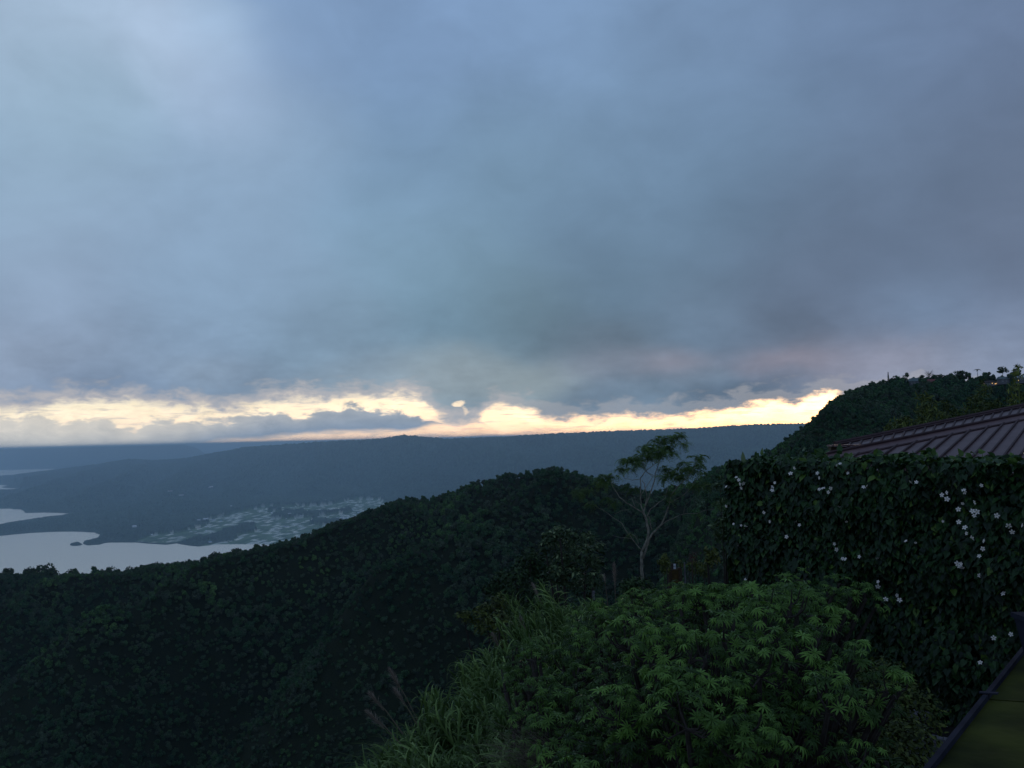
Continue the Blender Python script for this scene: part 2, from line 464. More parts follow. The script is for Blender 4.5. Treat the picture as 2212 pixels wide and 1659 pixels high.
M_WALL = plain_mat('painted_wall', (0.28, 0.27, 0.24), (0.36, 0.35, 0.32), 2.0, 0.85, 0.3)
M_DWALL = plain_mat('dark_grey_wall', (0.11, 0.12, 0.13), (0.19, 0.20, 0.21), 0.4, 0.85, 0.2)  # one darker grey for every hilltop house wall
M_WHITE = plain_mat('white_wall', (0.74, 0.74, 0.72), (0.84, 0.84, 0.82), 0.1, 0.8, 0.3)
M_GREENROOF = plain_mat('pale_green_roof', (0.09, 0.13, 0.125), (0.13, 0.17, 0.16), 0.3, 0.6, 0.3)
M_REDROOF = plain_mat('red_roof', (0.17, 0.05, 0.05), (0.24, 0.08, 0.07), 0.3, 0.7, 0.3)
M_GREYROOF = plain_mat('grey_roof', (0.22, 0.24, 0.26), (0.34, 0.36, 0.38), 0.2, 0.6, 0.3)
M_BLUEROOF = plain_mat('blue_roof', (0.10, 0.20, 0.40), (0.14, 0.26, 0.48), 0.2, 0.6, 0.3)
M_WOOD = plain_mat('old_wood', (0.05, 0.035, 0.022), (0.10, 0.07, 0.04), 14.0, 0.9, 0.2)
M_BAMB = plain_mat('bamboo_panel', (0.07, 0.05, 0.018), (0.13, 0.09, 0.03), 10.0, 0.85, 0.2)
M_GLASS = plain_mat('dark_glass', (0.02, 0.025, 0.03), (0.03, 0.035, 0.04), 2.0, 0.1, 0.5)
M_SIGN = plain_mat('white_board', (0.60, 0.66, 0.70), (0.70, 0.76, 0.80), 3.0, 0.6, 0.3)
ml, nt_, b_ = new_mat('lamp_light'); M_LAMP = ml
b_.inputs['Base Color'].default_value = (0.8, 0.5, 0.2, 1)
b_.inputs['Emission Color'].default_value = (1.0, 0.55, 0.18, 1); b_.inputs['Emission Strength'].default_value = 2.0

# water
m, nt, b = new_mat('lake_water'); M_WATER = m
geo = nt.nodes.new('ShaderNodeNewGeometry')
mp = nt.nodes.new('ShaderNodeMapping'); mp.inputs['Scale'].default_value = (1.0, 0.35, 1.0)
nt.links.new(geo.outputs['Position'], mp.inputs[0])
nz = nt.nodes.new('ShaderNodeTexNoise'); nz.inputs['Scale'].default_value = 0.012 / KF; nz.inputs['Detail'].default_value = 6; nz.inputs['Roughness'].default_value = 0.6
nt.links.new(mp.outputs[0], nz.inputs['Vector'])
bp = nt.nodes.new('ShaderNodeBump'); bp.inputs['Strength'].default_value = 0.06; bp.inputs['Distance'].default_value = 4.0 * KF
nt.links.new(nz.outputs[0], bp.inputs['Height'])
gl = nt.nodes.new('ShaderNodeBsdfGlossy'); gl.inputs['Roughness'].default_value = 0.42; gl.inputs['Color'].default_value = (1.0, 0.88, 0.73, 1)
nt.links.new(bp.outputs[0], gl.inputs['Normal'])
df = nt.nodes.new('ShaderNodeBsdfDiffuse'); df.inputs[0].default_value = (0.70, 0.60, 0.50, 1)
lw = nt.nodes.new('ShaderNodeFresnel'); lw.inputs['IOR'].default_value = 2.4
mr = nt.nodes.new('ShaderNodeMapRange'); mr.inputs['From Max'].default_value = 0.55; mr.inputs['To Min'].default_value = 0.85
nt.links.new(lw.outputs[0], mr.inputs['Value'])
mxs = nt.nodes.new('ShaderNodeMixShader'); nt.links.new(mr.outputs[0], mxs.inputs[0])
nt.links.new(df.outputs[0], mxs.inputs[1]); nt.links.new(gl.outputs[0], mxs.inputs[2])
nt.links.new(mxs.outputs[0], nt.nodes['Material Output'].inputs[0])

# far land: forest with fields and ponds
m, nt, b = new_mat('far_land'); M_FAR = m
geo = nt.nodes.new('ShaderNodeNewGeometry')
att = nt.nodes.new('ShaderNodeAttribute'); att.attribute_name = 'field'
at2 = nt.nodes.new('ShaderNodeAttribute'); at2.attribute_name = 'rnd'
def nz_(scale, detail, src=None):
    n = nt.nodes.new('ShaderNodeTexNoise'); n.inputs['Scale'].default_value = scale; n.inputs['Detail'].default_value = detail
    nt.links.new(src or geo.outputs['Position'], n.inputs['Vector']); return n.outputs[0]
def mixn(f, a, b2):
    n = nt.nodes.new('ShaderNodeMix'); n.data_type = 'RGBA'
    for i, v in ((0, f), (6, a), (7, b2)):
        if isinstance(v, tuple): n.inputs[i].default_value = (*v, 1)
        elif isinstance(v, float): n.inputs[i].default_value = v
        else: nt.links.new(v, n.inputs[i])
    return n.outputs[2]
def mrn(v, a, b2):
    n = nt.nodes.new('ShaderNodeMapRange'); nt.links.new(v, n.inputs['Value']); n.inputs['From Min'].default_value = a; n.inputs['From Max'].default_value = b2
    return n.outputs[0]
def mth(op, a, b2):
    n = nt.nodes.new('ShaderNodeMath'); n.operation = op
    for i, v in enumerate((a, b2)):
        if isinstance(v, (int, float)): n.inputs[i].default_value = v
        else: nt.links.new(v, n.inputs[i])
    return n.outputs[0]
fc = mixn(mrn(nz_(0.0016 / KF, 8), 0.38, 0.62), (0.008, 0.020, 0.018), (0.075, 0.125, 0.080))  # forest green shifted to blue: haze and blue sky light put into colour
fc = mixn(at2.outputs['Fac'], mixn(0.85, fc, (0.002, 0.006, 0.006)), mixn(0.75, fc, (0.11, 0.17, 0.12)))
mp = nt.nodes.new('ShaderNodeMapping'); mp.inputs['Scale'].default_value = (1 / 42.0, 1 / 120.0, 0.0); mp.inputs['Rotation'].default_value = (0, 0, 0.12)
nt.links.new(geo.outputs['Position'], mp.inputs[0]); mp.inputs['Scale'].default_value = (1 / 42.0 / KF, 1 / 120.0 / KF, 0.0)
vor = nt.nodes.new('ShaderNodeTexVoronoi'); vor.feature = 'F1'; vor.distance = 'CHEBYCHEV'; vor.inputs['Randomness'].default_value = 0.7; vor.inputs['Scale'].default_value = 1.0
nt.links.new(mp.outputs[0], vor.inputs['Vector'])
vs = nt.nodes.new('ShaderNodeSeparateColor'); nt.links.new(vor.outputs['Color'], vs.inputs[0])
pond = mth('GREATER_THAN', mth('ADD', vs.outputs[0], mth('MULTIPLY', nz_(0.004 / KF, 3), 0.9)), 0.87)
inside = mth('LESS_THAN', vor.outputs['Distance'], 0.43)
fld = mixn(vs.outputs[1], (0.07, 0.13, 0.06), (0.16, 0.24, 0.12))
fld = mixn(mth('MULTIPLY', pond, inside), fld, mixn(vs.outputs[2], (0.50, 0.54, 0.46), (0.85, 0.82, 0.66)))
fc = mixn(att.outputs['Fac'], fc, fld)
nt.links.new(fc, b.inputs['Base Color']); b.inputs['Roughness'].default_value = 0.9; b.inputs['Specular IOR Level'].default_value = 0.1

# ------------------------------------------------------------------ near hillside terrain
def to_ts(pts): return [(ray(x, y).x, ray(x, y).z) for x, y in pts]
crest_px = [(-260, 582), (-100, 578), (0, 577), (40, 573), (88, 574), (130, 573), (150, 568), (200, 562), (240, 552), (296, 541), (324, 529), (370, 513),
            (402, 501), (444, 494), (486, 481), (514, 472), (555, 471), (579, 479), (602, 484), (625, 489), (660, 491), (690, 482), (706, 474),
            (718, 472), (735, 474), (752, 467), (765, 458), (780, 447), (796, 436), (806, 428), (815, 421), (829, 407), (847, 397), (880, 385),
            (907, 381), (949, 378), (977, 375), (1024, 371), (1100, 362), (1250, 350)]
cr = np.array(to_ts(crest_px)); cr[0, 0] -= 0.2
yc_k = np.array([(-1.5, 1750), (-0.56, 1700), (-0.3, 1500), (-0.1, 1350), (0.05, 1250), (0.12, 1150), (0.22, 1000), (0.30, 900), (0.36, 840), (0.56, 760), (0.9, 700)])
T0, T1 = -0.80, 0.85
def near_h(t, y, nz_on=True):
    t = np.asarray(t, float); y = np.asarray(y, float)
    sc = np.interp(t, cr[:, 0], cr[:, 1]); yc = np.interp(t, yc_k[:, 0], yc_k[:, 1])
    r = sstep(0.05, 0.40, t)
    # canopy stands about 8 m over the ground, so the crest of the ground is lower
    zc = sc * yc - (5.0 + 1.5 * sstep(0.2, 0.3, t)) * np.clip(yc / 1000.0, 0.5, 1.0)
    yf = yc * (0.42 - 0.08 * r); zf = -yf * (0.44 * (1 - r) + 0.17 * r)
    y3, z3 = 150.0, -(150.0 * (0.46 * (1 - r) + 0.20 * r))
    y2 = 34.0 + 0 * t; z2 = -(15.0 * (1 - r) + 8.0 * r)
    y1 = 15.0 + 0 * t; z1 = -(6.3 * (1 - r) + 3.1 * r)
    y0 = 5.0 + 0 * t; z0 = -(4.2 * (1 - r) + 2.9 * r)
    u = np.clip((y - yf) / (yc - yf), 0, 1)
    prof = u * 0.55 + 0.45 * u ** 2.2
    z = zf + (zc - zf) * prof
    def seg(ya, za, yb, zb): 
        k = np.clip((y - ya) / (yb - ya), 0, 1); return za + (zb - za) * k
    z = np.where(y < yf, seg(y3, z3, yf, zf), z)
    z = np.where(y < y3, seg(y2, z2, y3, z3), z)
    z = np.where(y < y2, seg(y1, z1, y2, z2), z)
    z = np.where(y < y1, seg(y0, z0, y1, z1), z)
    z = np.where(y < y0, z0, z)
    z = np.where(y > yc, zc - (y - yc) * 0.42 - 0.0004 * (y - yc) ** 2, z)
    # spurs and gullies running down towards the lake
    x = t * y
    q = (x * 0.80 - y * 0.60) / 360.0 + 0.35 * fbm(x / 420.0, y / 420.0, 3)
    rid = 1 - np.abs(2 * (q - np.floor(q)) - 1) * 1.0
    env = sstep(0.10, 0.35, u) * (1 - sstep(0.80, 1.0, u)) * (y < yc)
    z = z + env * ((rid - 0.5) * 190.0 * (1 - 0.5 * r) + (fbm(x / 170.0, y / 170.0, 4) - 0.5) * 120.0)
    z = z + (fbm(x / 60.0, y / 60.0, 3) - 0.5) * np.clip((y - 60) / 200.0, 0, 1) * 5.0 * (y < yc * 1.2)
    # nothing in front of the crest stands above the line from the eye to the crest
    cap = sc * y - 5.0 * np.clip(y / 1000.0, 0.3, 1.0) - 0.5
    z = np.where((y < yc) & (y > yf), np.minimum(z, np.maximum(cap, zc - (yc - y) * 0.9)), z)
    return np.maximum(z, -EYE.z - 20.0)

ts = np.linspace(T0, T1, 420)
ys = np.concatenate([np.linspace(0.3, 5, 5)[:-1], np.geomspace(5, 60, 40)[:-1], np.geomspace(60, 2000, 210)[:-1], np.geomspace(2000, 3300, 16)])
tt, yy = np.meshgrid(ts, ys)
zz = near_h(tt, yy) + EYE.z
V = np.stack([tt * yy, yy, zz], -1).reshape(-1, 3)
nc, nr = len(ts), len(ys)
ii = (np.arange(nr - 1)[:, None] * nc + np.arange(nc - 1)[None]).ravel()
F = np.stack([ii, ii + 1, ii + nc + 1, ii + nc], 1)
o = link('hillside_ground', mesh_np('hillside_ground', V, F, M_UNDER, smoothf=True)); tag(o, kind='structure')

# ------------------------------------------------------------------ far land
far_px = [(-300, 490), (0, 477), (62, 470), (97, 465.4), (128, 460.3), (156, 461.5), (187, 459), (231, 453), (243, 449.8), (284, 446.7), (345, 443.7),
          (360, 443.2), (382, 441.4), (403, 438.6), (425, 440.4), (447, 442.2), (480, 440.8), (515, 439.6), (560, 437.2), (600, 436), (668, 433.4), (722, 430), (758, 428), (802, 427), (860, 425), (1100, 420)]
fr = np.array(to_ts([(x, y - (1.5 if x > 225 else 0)) for x, y in far_px])); fr[0, 0] -= 0.3; fr[-1, 0] += 0.4
fy_k = np.array([(-1.2, 17000), (-0.56, 16500), (-0.40, 16500), (-0.30, 15000), (-0.18, 13000), (0.0, 11500), (0.3, 9500), (1.0, 8500)])
head_px = [(-300, 447), (0, 448), (16, 446), (47, 443.6), (78, 442), (106, 440.5), (125, 439.7), (148, 441.2), (172, 443.3), (187, 445.2), (198, 448.5), (204, 453), (230, 460)]
hr = np.array(to_ts(head_px)); hr[0, 0] -= 0.3
isl_px = [(670, 433), (690, 430), (706, 428.3), (722, 428.6), (745, 431), (765, 433)]
ir = np.array(to_ts(isl_px))

def poly_ground(pts):
    out = []
    for x, y in pts:
        d = ray(x, y); out.append((d.x, -d.z))           # t, depression
    return np.array(out)
L = -420
lakes = [
 [(L, 560), (-60, 541), (0, 535.5), (31, 533), (70, 531.6), (94, 532.8), (99.8, 535), (98, 538), (87, 541), (84.5, 543.6), (88, 545.2), (100, 544.6), (109, 542.8), (137, 542.2),
  (150, 543.4), (168, 544.6), (178, 543.2), (184, 544.6), (197, 546.4), (218, 544.3), (253, 544.3), (300, 544.6), (300, 700), (L, 700)],
 [(L, 530), (-60, 509), (0, 508.9), (20, 509.2), (27, 513), (47, 512.6), (70, 513.6), (62, 515.4), (47, 517), (28, 519.8), (14, 522), (0, 524.6), (-60, 532), (L, 556)],
 [(L, 498), (-60, 486), (0, 484.7), (11, 485.3), (3, 487.4), (19.5, 488.7), (18.7, 490.2), (0, 491.8), (-60, 496), (L, 520)],
 [(L, 478), (-60, 468), (0, 467.5), (45, 467), (50, 468.4), (64, 469.2), (46, 471.4), (28, 473.2), (9.4, 474.8), (0, 476), (-60, 480), (L, 496)],
 [(162, 450.2), (182, 451.6), (226, 452), (300, 452), (420, 452), (700, 446), (900, 440), (1150, 436), (1150, 380), (L, 400), (L, 456), (-60, 447), (60, 446), (120, 448), (160, 449.4), (185, 449), (200, 447.8), (192, 446.5), (186, 446.2), (150, 448.6)],
]
lakes_g = [poly_ground(p) for p in lakes]
# the sea polygon: only the mouth between coast and headland, then the open sea
sea_g = poly_ground([(162, 450.2), (182, 451.6), (226, 452), (300, 452), (500, 450), (700, 446), (900, 440), (1200, 434), (1200, 400), (203, 400), (200, 448), (188, 449.2)])
lakes_g[4] = sea_g
field_px = [(136, 541.2), (150, 536), (178, 533.5), (196, 528.5), (206, 521), (220, 517.5), (240, 512), (262, 508), (300, 507), (330, 505), (352, 500), (380, 500), (400, 512), (330, 560), (205, 560), (197, 546), (183, 544), (168, 544.2), (150, 543)]
field_g = poly_ground(field_px)
grass_g = poly_ground([(134, 541.6), (150, 538.5), (178, 536), (196, 531), (204, 534), (196, 540), (178, 543), (168, 544.2), (150, 543)])

def inside_poly(px, py, poly):
    r = np.zeros(px.shape, bool); n = len(poly); j = n - 1
    for i in range(n):
        xi, yi = poly[i]; xj, yj = poly[j]
        c = ((yi > py) != (yj > py)) & (px < (xj - xi) * (py - yi) / (yj - yi + 1e-12) + xi)
        r ^= c; j = i
    return r
def dist_poly(px, py, poly):
    d = np.full(px.shape, 1e9); n = len(poly)
    for i in range(n):
        a = poly[i]; b = poly[(i + 1) % n]; ab = b - a; L2 = ab @ ab + 1e-15
        u = np.clip(((px - a[0]) * ab[0] + (py - a[1]) * ab[1]) / L2, 0, 1)
        d = np.minimum(d, np.hypot(px - a[0] - u * ab[0], py - a[1] - u * ab[1]))
    return d
H0 = 620.0        # the far land is laid out for a 620 m drop and then enlarged by KF about the point below the eye
ts = np.linspace(-0.78, 0.82, 1500)
ys = np.concatenate([np.linspace(3000, 4400, 8)[:-1], 1.0 / np.linspace(1 / 4400.0, 1 / 14000.0, 520)[:-1], 1.0 / np.linspace(1 / 14000.0, 1 / 118000.0, 300)])
tt, yy = np.meshgrid(ts, ys)
dep = H0 / yy
X = tt * yy
jt = (fbm(X / 260.0, yy / 260.0, 3) - 0.5) * 0.006; jd = (fbm(X / 260.0 + 50, yy / 260.0, 3) - 0.5) * 0.0016
w_in = np.zeros(tt.shape, bool); w_d = np.full(tt.shape, 1e9)
for g in lakes_g:
    w_in |= inside_poly(tt + jt, dep + jd, g); w_d = np.minimum(w_d, dist_poly(tt + jt, dep + jd, g))
rr = rng.random(tt.shape)
sc = np.interp(tt, fr[:, 0], fr[:, 1]); yc = np.interp(tt, fy_k[:, 0], fy_k[:, 1])
zc = H0 + sc * yc - 8
yp = yc * np.interp(tt, [-0.56, -0.36, -0.27, -0.12, 0.05], [0.42, 0.52, 0.70, 0.76, 0.6])
u = np.clip((yy - yp) / (yc - yp), 0, 1)
ridge = zc * (u * 0.5 + 0.5 * u ** 2)
q = X / 900.0 + 0.25 * yy / 900.0 + 0.7 * fbm(X / 1500.0, yy / 1500.0, 3)
ridge = ridge + (np.abs(2 * (q - np.floor(q)) - 1) - 0.5) * 130 * np.sin(u * math.pi) ** 0.8 + (fbm(X / 500.0, yy / 500.0, 4) - 0.5) * 90 * np.sin(u * math.pi)
back = np.clip((yy - yc) / (0.30 * yc), 0, 1)
ridge = np.where(yy > yc, zc * (1 - back) ** 1.5, ridge)
base = 6 + 30 * fbm(X / 1200.0, yy / 1200.0, 3) * sstep(0, 0.02, w_d)
lower = base + 50 * sstep(22000, 30000, yy) * fbm(X / 3000.0, yy / 3000.0, 3)
h = np.maximum(ridge, 0) + lower
hs = np.interp(tt, hr[:, 0], hr[:, 1])
hh = np.clip(H0 + hs * 34000.0, 0, None) * np.exp(-((yy - 34000.0) / 2600.0) ** 2) * (tt < hr[-1, 0])
hh = hh * (0.9 + 0.2 * fbm(X / 1500.0, yy / 2500.0, 4))
hi_ = np.interp(tt, ir[:, 0], ir[:, 1], left=-1, right=-1)
hi2 = np.clip(H0 + hi_ * 100000.0, 0, None) * np.exp(-((yy - 100000.0) / 4000.0) ** 2)
field = inside_poly(tt + jt * 0.6, dep + jd * 0.6, field_g).astype(float) * (fbm(X / 240.0 + 9, yy / 700.0, 4) < 0.66)
grass = inside_poly(tt, dep, grass_g)
fieldv = np.where(grass, 0.75, field)
ramp = sstep(0.0, 0.006, w_d)
treeh = (3 + 20 * rr) * (fieldv < 0.2) * (0.25 + 0.75 * ramp)
land = 1.0 + (h * ramp + treeh) * np.where(fieldv > 0.2, 0.12, 1.0)
land = np.where(fieldv > 0.2, np.minimum(land, 6.0), land)
z = np.where(w_in, -5.0, land)
z = np.where(yy > 56000, -5.0, z)
z = np.maximum(z, np.minimum(np.maximum(hh - 1.0, hi2 - 3), 600.0))
# islet in the lake and its trees
ic = at(76, 544.6, 1.0); it_, id_ = ic.x, -(ic.z - EYE.z)
iy = H0 / id_
isl = np.exp(-(((tt - it_) / 0.0062) ** 2 + ((yy - iy) / 70.0) ** 2) * 1.2)
z = np.where((isl > 0.30) , 2 + 11 * rr * isl + 7 * isl, z)
V = np.stack([X, yy, z], -1).reshape(-1, 3) * KF
nc, nr = len(ts), len(ys)
ii = (np.arange(nr - 1)[:, None] * nc + np.arange(nc - 1)[None]).ravel()
F = np.stack([ii, ii + 1, ii + nc + 1, ii + nc], 1)
zf_ = z.reshape(-1); keep = (np.maximum.reduce([zf_[F[:, k]] for k in range(4)]) > -4.9)
F = F[keep]
o = link('far_land', mesh_np('far_land', V, F, M_FAR, {'field': fieldv.ravel(), 'rnd': rr.ravel()})); tag(o, kind='structure')
def far_z(x, y):
    j = int(np.clip(np.searchsorted(ys, y), 1, nr - 1)); i = int(np.clip(np.searchsorted(ts, x / y), 1, nc - 1))
    return float(z[j, i])

WX = 125000.0 * KF
o = link('lake_water', mesh_np('lake_water', [(-WX, 2000, 0), (WX, 2000, 0), (WX, 119000 * KF, 0), (-WX, 119000 * KF, 0)], [[(0, 1, 2, 3)]], M_WATER)); tag(o, kind='structure')

# ------------------------------------------------------------------ crowns of the forest
def leaf_quad(w=1.0, l=1.0, fold=0.25):
    return ([(-w / 2, 0, fold * w * 0.5), (0, -l / 2, 0), (w / 2, 0, fold * w * 0.5), (0, l / 2, -0.1 * l)], [(0, 1, 2, 3)], [])
def crown_mesh(name, lobes, n, size, mat, conic=False):
    mb = MB(); c = []; d = []
    lob = np.array(lobes)
    pick = rng.choice(len(lob), n, p=lob[:, 3] ** 2 / np.sum(lob[:, 3] ** 2))
    dr = rand_dirs(n, 0.25)
    p = lob[pick, :3] + dr * lob[pick, 3:4] * (0.72 + 0.34 * rng.random((n, 1))) * np.array([1, 1, 0.8])
    nrm = dr * 0.8 + rand_dirs(n, 0.3) * 0.7
    mb.scatter(leaf_quad(1.0, 1.2), rot_from(nrm, rng.random(n) * 6.28), p, size * (0.6 + 0.8 * rng.random(n)), rng.random(n))
    # closed inner mass of twigs and leaves
    for lx, ly, lz, lr in lobes:
        k = 0; Vv = []; Q = []
        for a in range(5):
            ph = math.pi * a / 4
            for b2 in range(7):
                th = 2 * math.pi * b2 / 7; rr_ = lr * 0.74 * (0.85 + 0.3 * random.random())
                Vv.append((lx + rr_ * math.sin(ph) * math.cos(th), ly + rr_ * math.sin(ph) * math.sin(th), lz + rr_ * 0.8 * math.cos(ph)))
        for a in range(4):
            for b2 in range(7):
                Q.append((a * 7 + b2, a * 7 + (b2 + 1) % 7, (a + 1) * 7 + (b2 + 1) % 7, (a + 1) * 7 + b2))
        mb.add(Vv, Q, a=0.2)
    Vv = np.concatenate(mb.v); Ff = np.concatenate(mb.q)
    return mesh_np(name, Vv, [Ff], mat, {'tint': np.concatenate(mb.a)})

def lobes(n, R, H, z0):
    out = [(0, 0, z0 + H * 0.45, R * 0.72)]
    for k in range(n):
        a = random.random() * 6.28; rr_ = R * (0.35 + 0.35 * random.random())
        out.append((math.cos(a) * rr_, math.sin(a) * rr_, z0 + H * (0.25 + 0.6 * random.random()), R * (0.30 + 0.25 * random.random())))
    return out
protos = bpy.data.collections.new('forest_crowns')
for k in range(8):
    R = 4.6 + 0.6 * (k % 3)
    me = crown_mesh('tree_crown', lobes(5 + k % 4, R, 8.0 + (k % 4), 3.0), 420, 1.15, M_FOREST)
    protos.objects.link(bpy.data.objects.new('tree_crown', me))

CLEAR = []
# ------------------------------------------------------------------ houses on the hill
def house(px0, px1, pyr, pye, pyb, Y, wallm, roofm, label, hip=True, lights=()):
    t__ = ray((px0 + px1) / 2, pye).x; Y = float(np.interp(t__, yc_k[:, 0], yc_k[:, 1])) * 0.985 - 4.0
    """house whose roof ridge, eaves and base sit at the given heights, at distance Y"""
    a = at(px0, pye, Y); b = at(px1, pye, Y); zr = at((px0 + px1) / 2, pyr, Y).z; zb = at((px0 + px1) / 2, pyb, Y).z
    w = (b.x - a.x) / 2; cx = (a.x + b.x) / 2; ze = (a.z + b.z) / 2; dpt = max(w * 0.55, 3.0); cy = Y + dpt
    gz = float(near_h(np.array([cx / cy]), np.array([cy]))[0]) + EYE.z
    zb = min(zb, gz); CLEAR.append((cx, cy, w, ze))
    o = thing('house', label, 'house', (cx, cy, zb), 'houses among the trees on the hilltop')
    m1 = MB(); m1.box((cx, cy, (zb + ze) / 2), (w * 0.93, 0, 0), (0, dpt * 0.92, 0), (0, 0, (ze - zb) / 2)); m1.build('wall', wallm, o)
    m2 = MB(); ov = 0.4; r = w * (0.45 if hip else 0.98)
    V_ = [(cx - w - ov, cy - dpt - ov, ze), (cx + w + ov, cy - dpt - ov, ze), (cx + w + ov, cy + dpt + ov, ze), (cx - w - ov, cy + dpt + ov, ze), (cx - r, cy, zr), (cx + r, cy, zr)]
    m2.add(V_, [(0, 1, 5, 4), (2, 3, 4, 5), (0, 3, 2, 1)], [(1, 2, 5), (3, 0, 4)]); m2.build('roof', roofm, o)
    n = max(2, int(w * 2 / 3.2))
    for k in range(n):
        xk = cx - w * 0.8 + 1.6 * w * (k + 0.5) / n; hz = (ze - zb) 
        fr_ = MB(); fr_.box((xk, cy - dpt * 0.92 - 0.05, ze - 1.3), (0.62, 0, 0), (0, 0.06, 0), (0, 0, 0.62)); f_ = fr_.build('window', M_WHITE if wallm is not M_WHITE else M_GREYROOF, o)
        pn = MB(); pn.box((xk, cy - dpt * 0.92 - 0.13, ze - 1.3), (0.5, 0, 0), (0, 0.03, 0), (0, 0, 0.5)); pn.build('pane', M_GLASS, f_)
    for (lx, ly, s_) in lights:
        p = at(lx, ly, cy - dpt * 0.92 - 0.35); lm = MB(); lm.box(p, (s_, 0, 0), (0, 0.08, 0), (0, 0, s_)); lm.build('lamp', M_LAMP, o)
    return o
house(909, 924, 377.6, 381.2, 385, 395, M_DWALL, M_GREENROOF, 'long house with a pale green roof half hidden by trees on the hilltop')
house(929, 937.5, 379, 382.6, 388, 365, M_DWALL, M_REDROOF, 'small house with a dull red roof below the skyline trees', hip=False)
house(867, 874.5, 392.6, 395, 397, 400, M_DWALL, M_GREYROOF, 'small pale roofed hut low on the hill edge, left of the other houses')
house(984, 1000, 380.2, 382.2, 386.5, 330, M_DWALL, M_DBARK, 'dark roofed restaurant pavilion with a row of lit orange lamps on the hill', lights=((984.6, 383.9, .14), (992.3, 383.3, .2), (995.3, 383.8, .26), (996.6, 383.3, .16), (1000.2, 383.4, .18)))
house(1000, 1010, 376.4, 379, 384, 350, M_DWALL, M_GREENROOF, 'pale flat looking house right above the lamp lit pavilion', hip=False)
house(1018, 1036, 374.8, 377.4, 383, 330, M_DWALL, M_GREYROOF, 'white house cut by the right edge of the photo, one lamp lit', lights=((1018.3, 380.3, .2),))

pts = []; 
N = 120000
t_ = rng.uniform(T0 + 0.02, T1 - 0.02, N); 
u_ = rng.random(N); y_ = np.sqrt(70.0 ** 2 + u_ * (1780.0 ** 2 - 70.0 ** 2))
ycv = np.interp(t_, yc_k[:, 0], yc_k[:, 1])
ok = (y_ < ycv * 1.03)
t_, y_ = t_[ok], y_[ok]
# nearer slopes get a denser set
N2 = 36000
t2 = rng.uniform(0.05, T1 - 0.02, N2); y2_ = np.sqrt(90.0 ** 2 + rng.random(N2) * (960.0 ** 2 - 90.0 ** 2))
ok = y2_ < np.interp(t2, yc_k[:, 0], yc_k[:, 1]) * 1.02
t_ = np.concatenate([t_, t2[ok]]); y_ = np.concatenate([y_, y2_[ok]])
z_ = near_h(t_, y_) + EYE.z
x_ = t_ * y_; ok = np.ones(len(t_), bool)
for (hx, hy, hw, hz) in CLEAR:      # garden clearings in front of and around each house
    inb = (np.abs(t_ - hx / hy) * hy < hw + 1) & (y_ < hy + hw + 4) & (y_ > hy - 30) & (z_ + 7.0 > hz - 1.2)
    ok &= ~inb
t_, y_, z_ = t_[ok], y_[ok], z_[ok]
print('forest trees', len(t_))
PT = np.stack([t_ * y_, y_, z_ - 1.5], 1)
me = bpy.data.meshes.new('forest'); me.vertices.add(len(PT)); me.vertices.foreach_set('co', PT.astype(np.float32).ravel())
grp = fbm(PT[:, 0] / 45.0, PT[:, 1] / 60.0, 3)
big = 0.30 + 0.40 * rng.random(len(PT)) ** 1.6 + 0.28 * (rng.random(len(PT)) > 0.95) + 0.30 * sstep(0.5, 0.7, grp)
nearf = np.clip(y_ / 1000.0, 0.5, 1.0)
me.attributes.new('scl', 'FLOAT_VECTOR', 'POINT').data.foreach_set('vector', (np.stack([big, big, big * (0.85 + 0.4 * rng.random(len(PT)))], 1) * nearf[:, None]).astype(np.float32).ravel())
me.attributes.new('rot', 'FLOAT_VECTOR', 'POINT').data.foreach_set('vector', np.stack([rng.normal(size=len(PT)) * 0.08, rng.normal(size=len(PT)) * 0.08, rng.random(len(PT)) * 6.28], 1).astype(np.float32).ravel())
me.attributes.new('pick', 'INT', 'POINT').data.foreach_set('value', rng.integers(0, 8, len(PT)).astype(np.int32))
forest = link('forest', me); tag(forest, 'dense dark green forest covering the near ridge and the hill behind the roof', 'forest', kind='stuff')
me.materials.append(M_FOREST)
gt = bpy.data.node_groups.new('forest_scatter', 'GeometryNodeTree')
gt.interface.new_socket('Geometry', in_out='INPUT', socket_type='NodeSocketGeometry')
gt.interface.new_socket('Geometry', in_out='OUTPUT', socket_type='NodeSocketGeometry')
gi = gt.nodes.new('NodeGroupInput'); go = gt.nodes.new('NodeGroupOutput')
ci = gt.nodes.new('GeometryNodeCollectionInfo'); ci.inputs['Collection'].default_value = protos
ci.inputs['Separate Children'].default_value = True; ci.inputs['Reset Children'].default_value = True
ip = gt.nodes.new('GeometryNodeInstanceOnPoints'); ip.inputs['Pick Instance'].default_value = True
gt.links.new(gi.outputs[0], ip.inputs['Points']); gt.links.new(ci.outputs[0], ip.inputs['Instance'])
for nm, ty, sock in (('scl', 'FLOAT_VECTOR', 'Scale'), ('rot', 'FLOAT_VECTOR', 'Rotation'), ('pick', 'INT', 'Instance Index')):
    na = gt.nodes.new('GeometryNodeInputNamedAttribute'); na.data_type = ty; na.inputs['Name'].default_value = nm
    gt.links.new(na.outputs[0], ip.inputs[sock])
gt.links.new(ip.outputs[0], go.inputs[0])
md = forest.modifiers.new('scatter', 'NODES'); md.node_group = gt

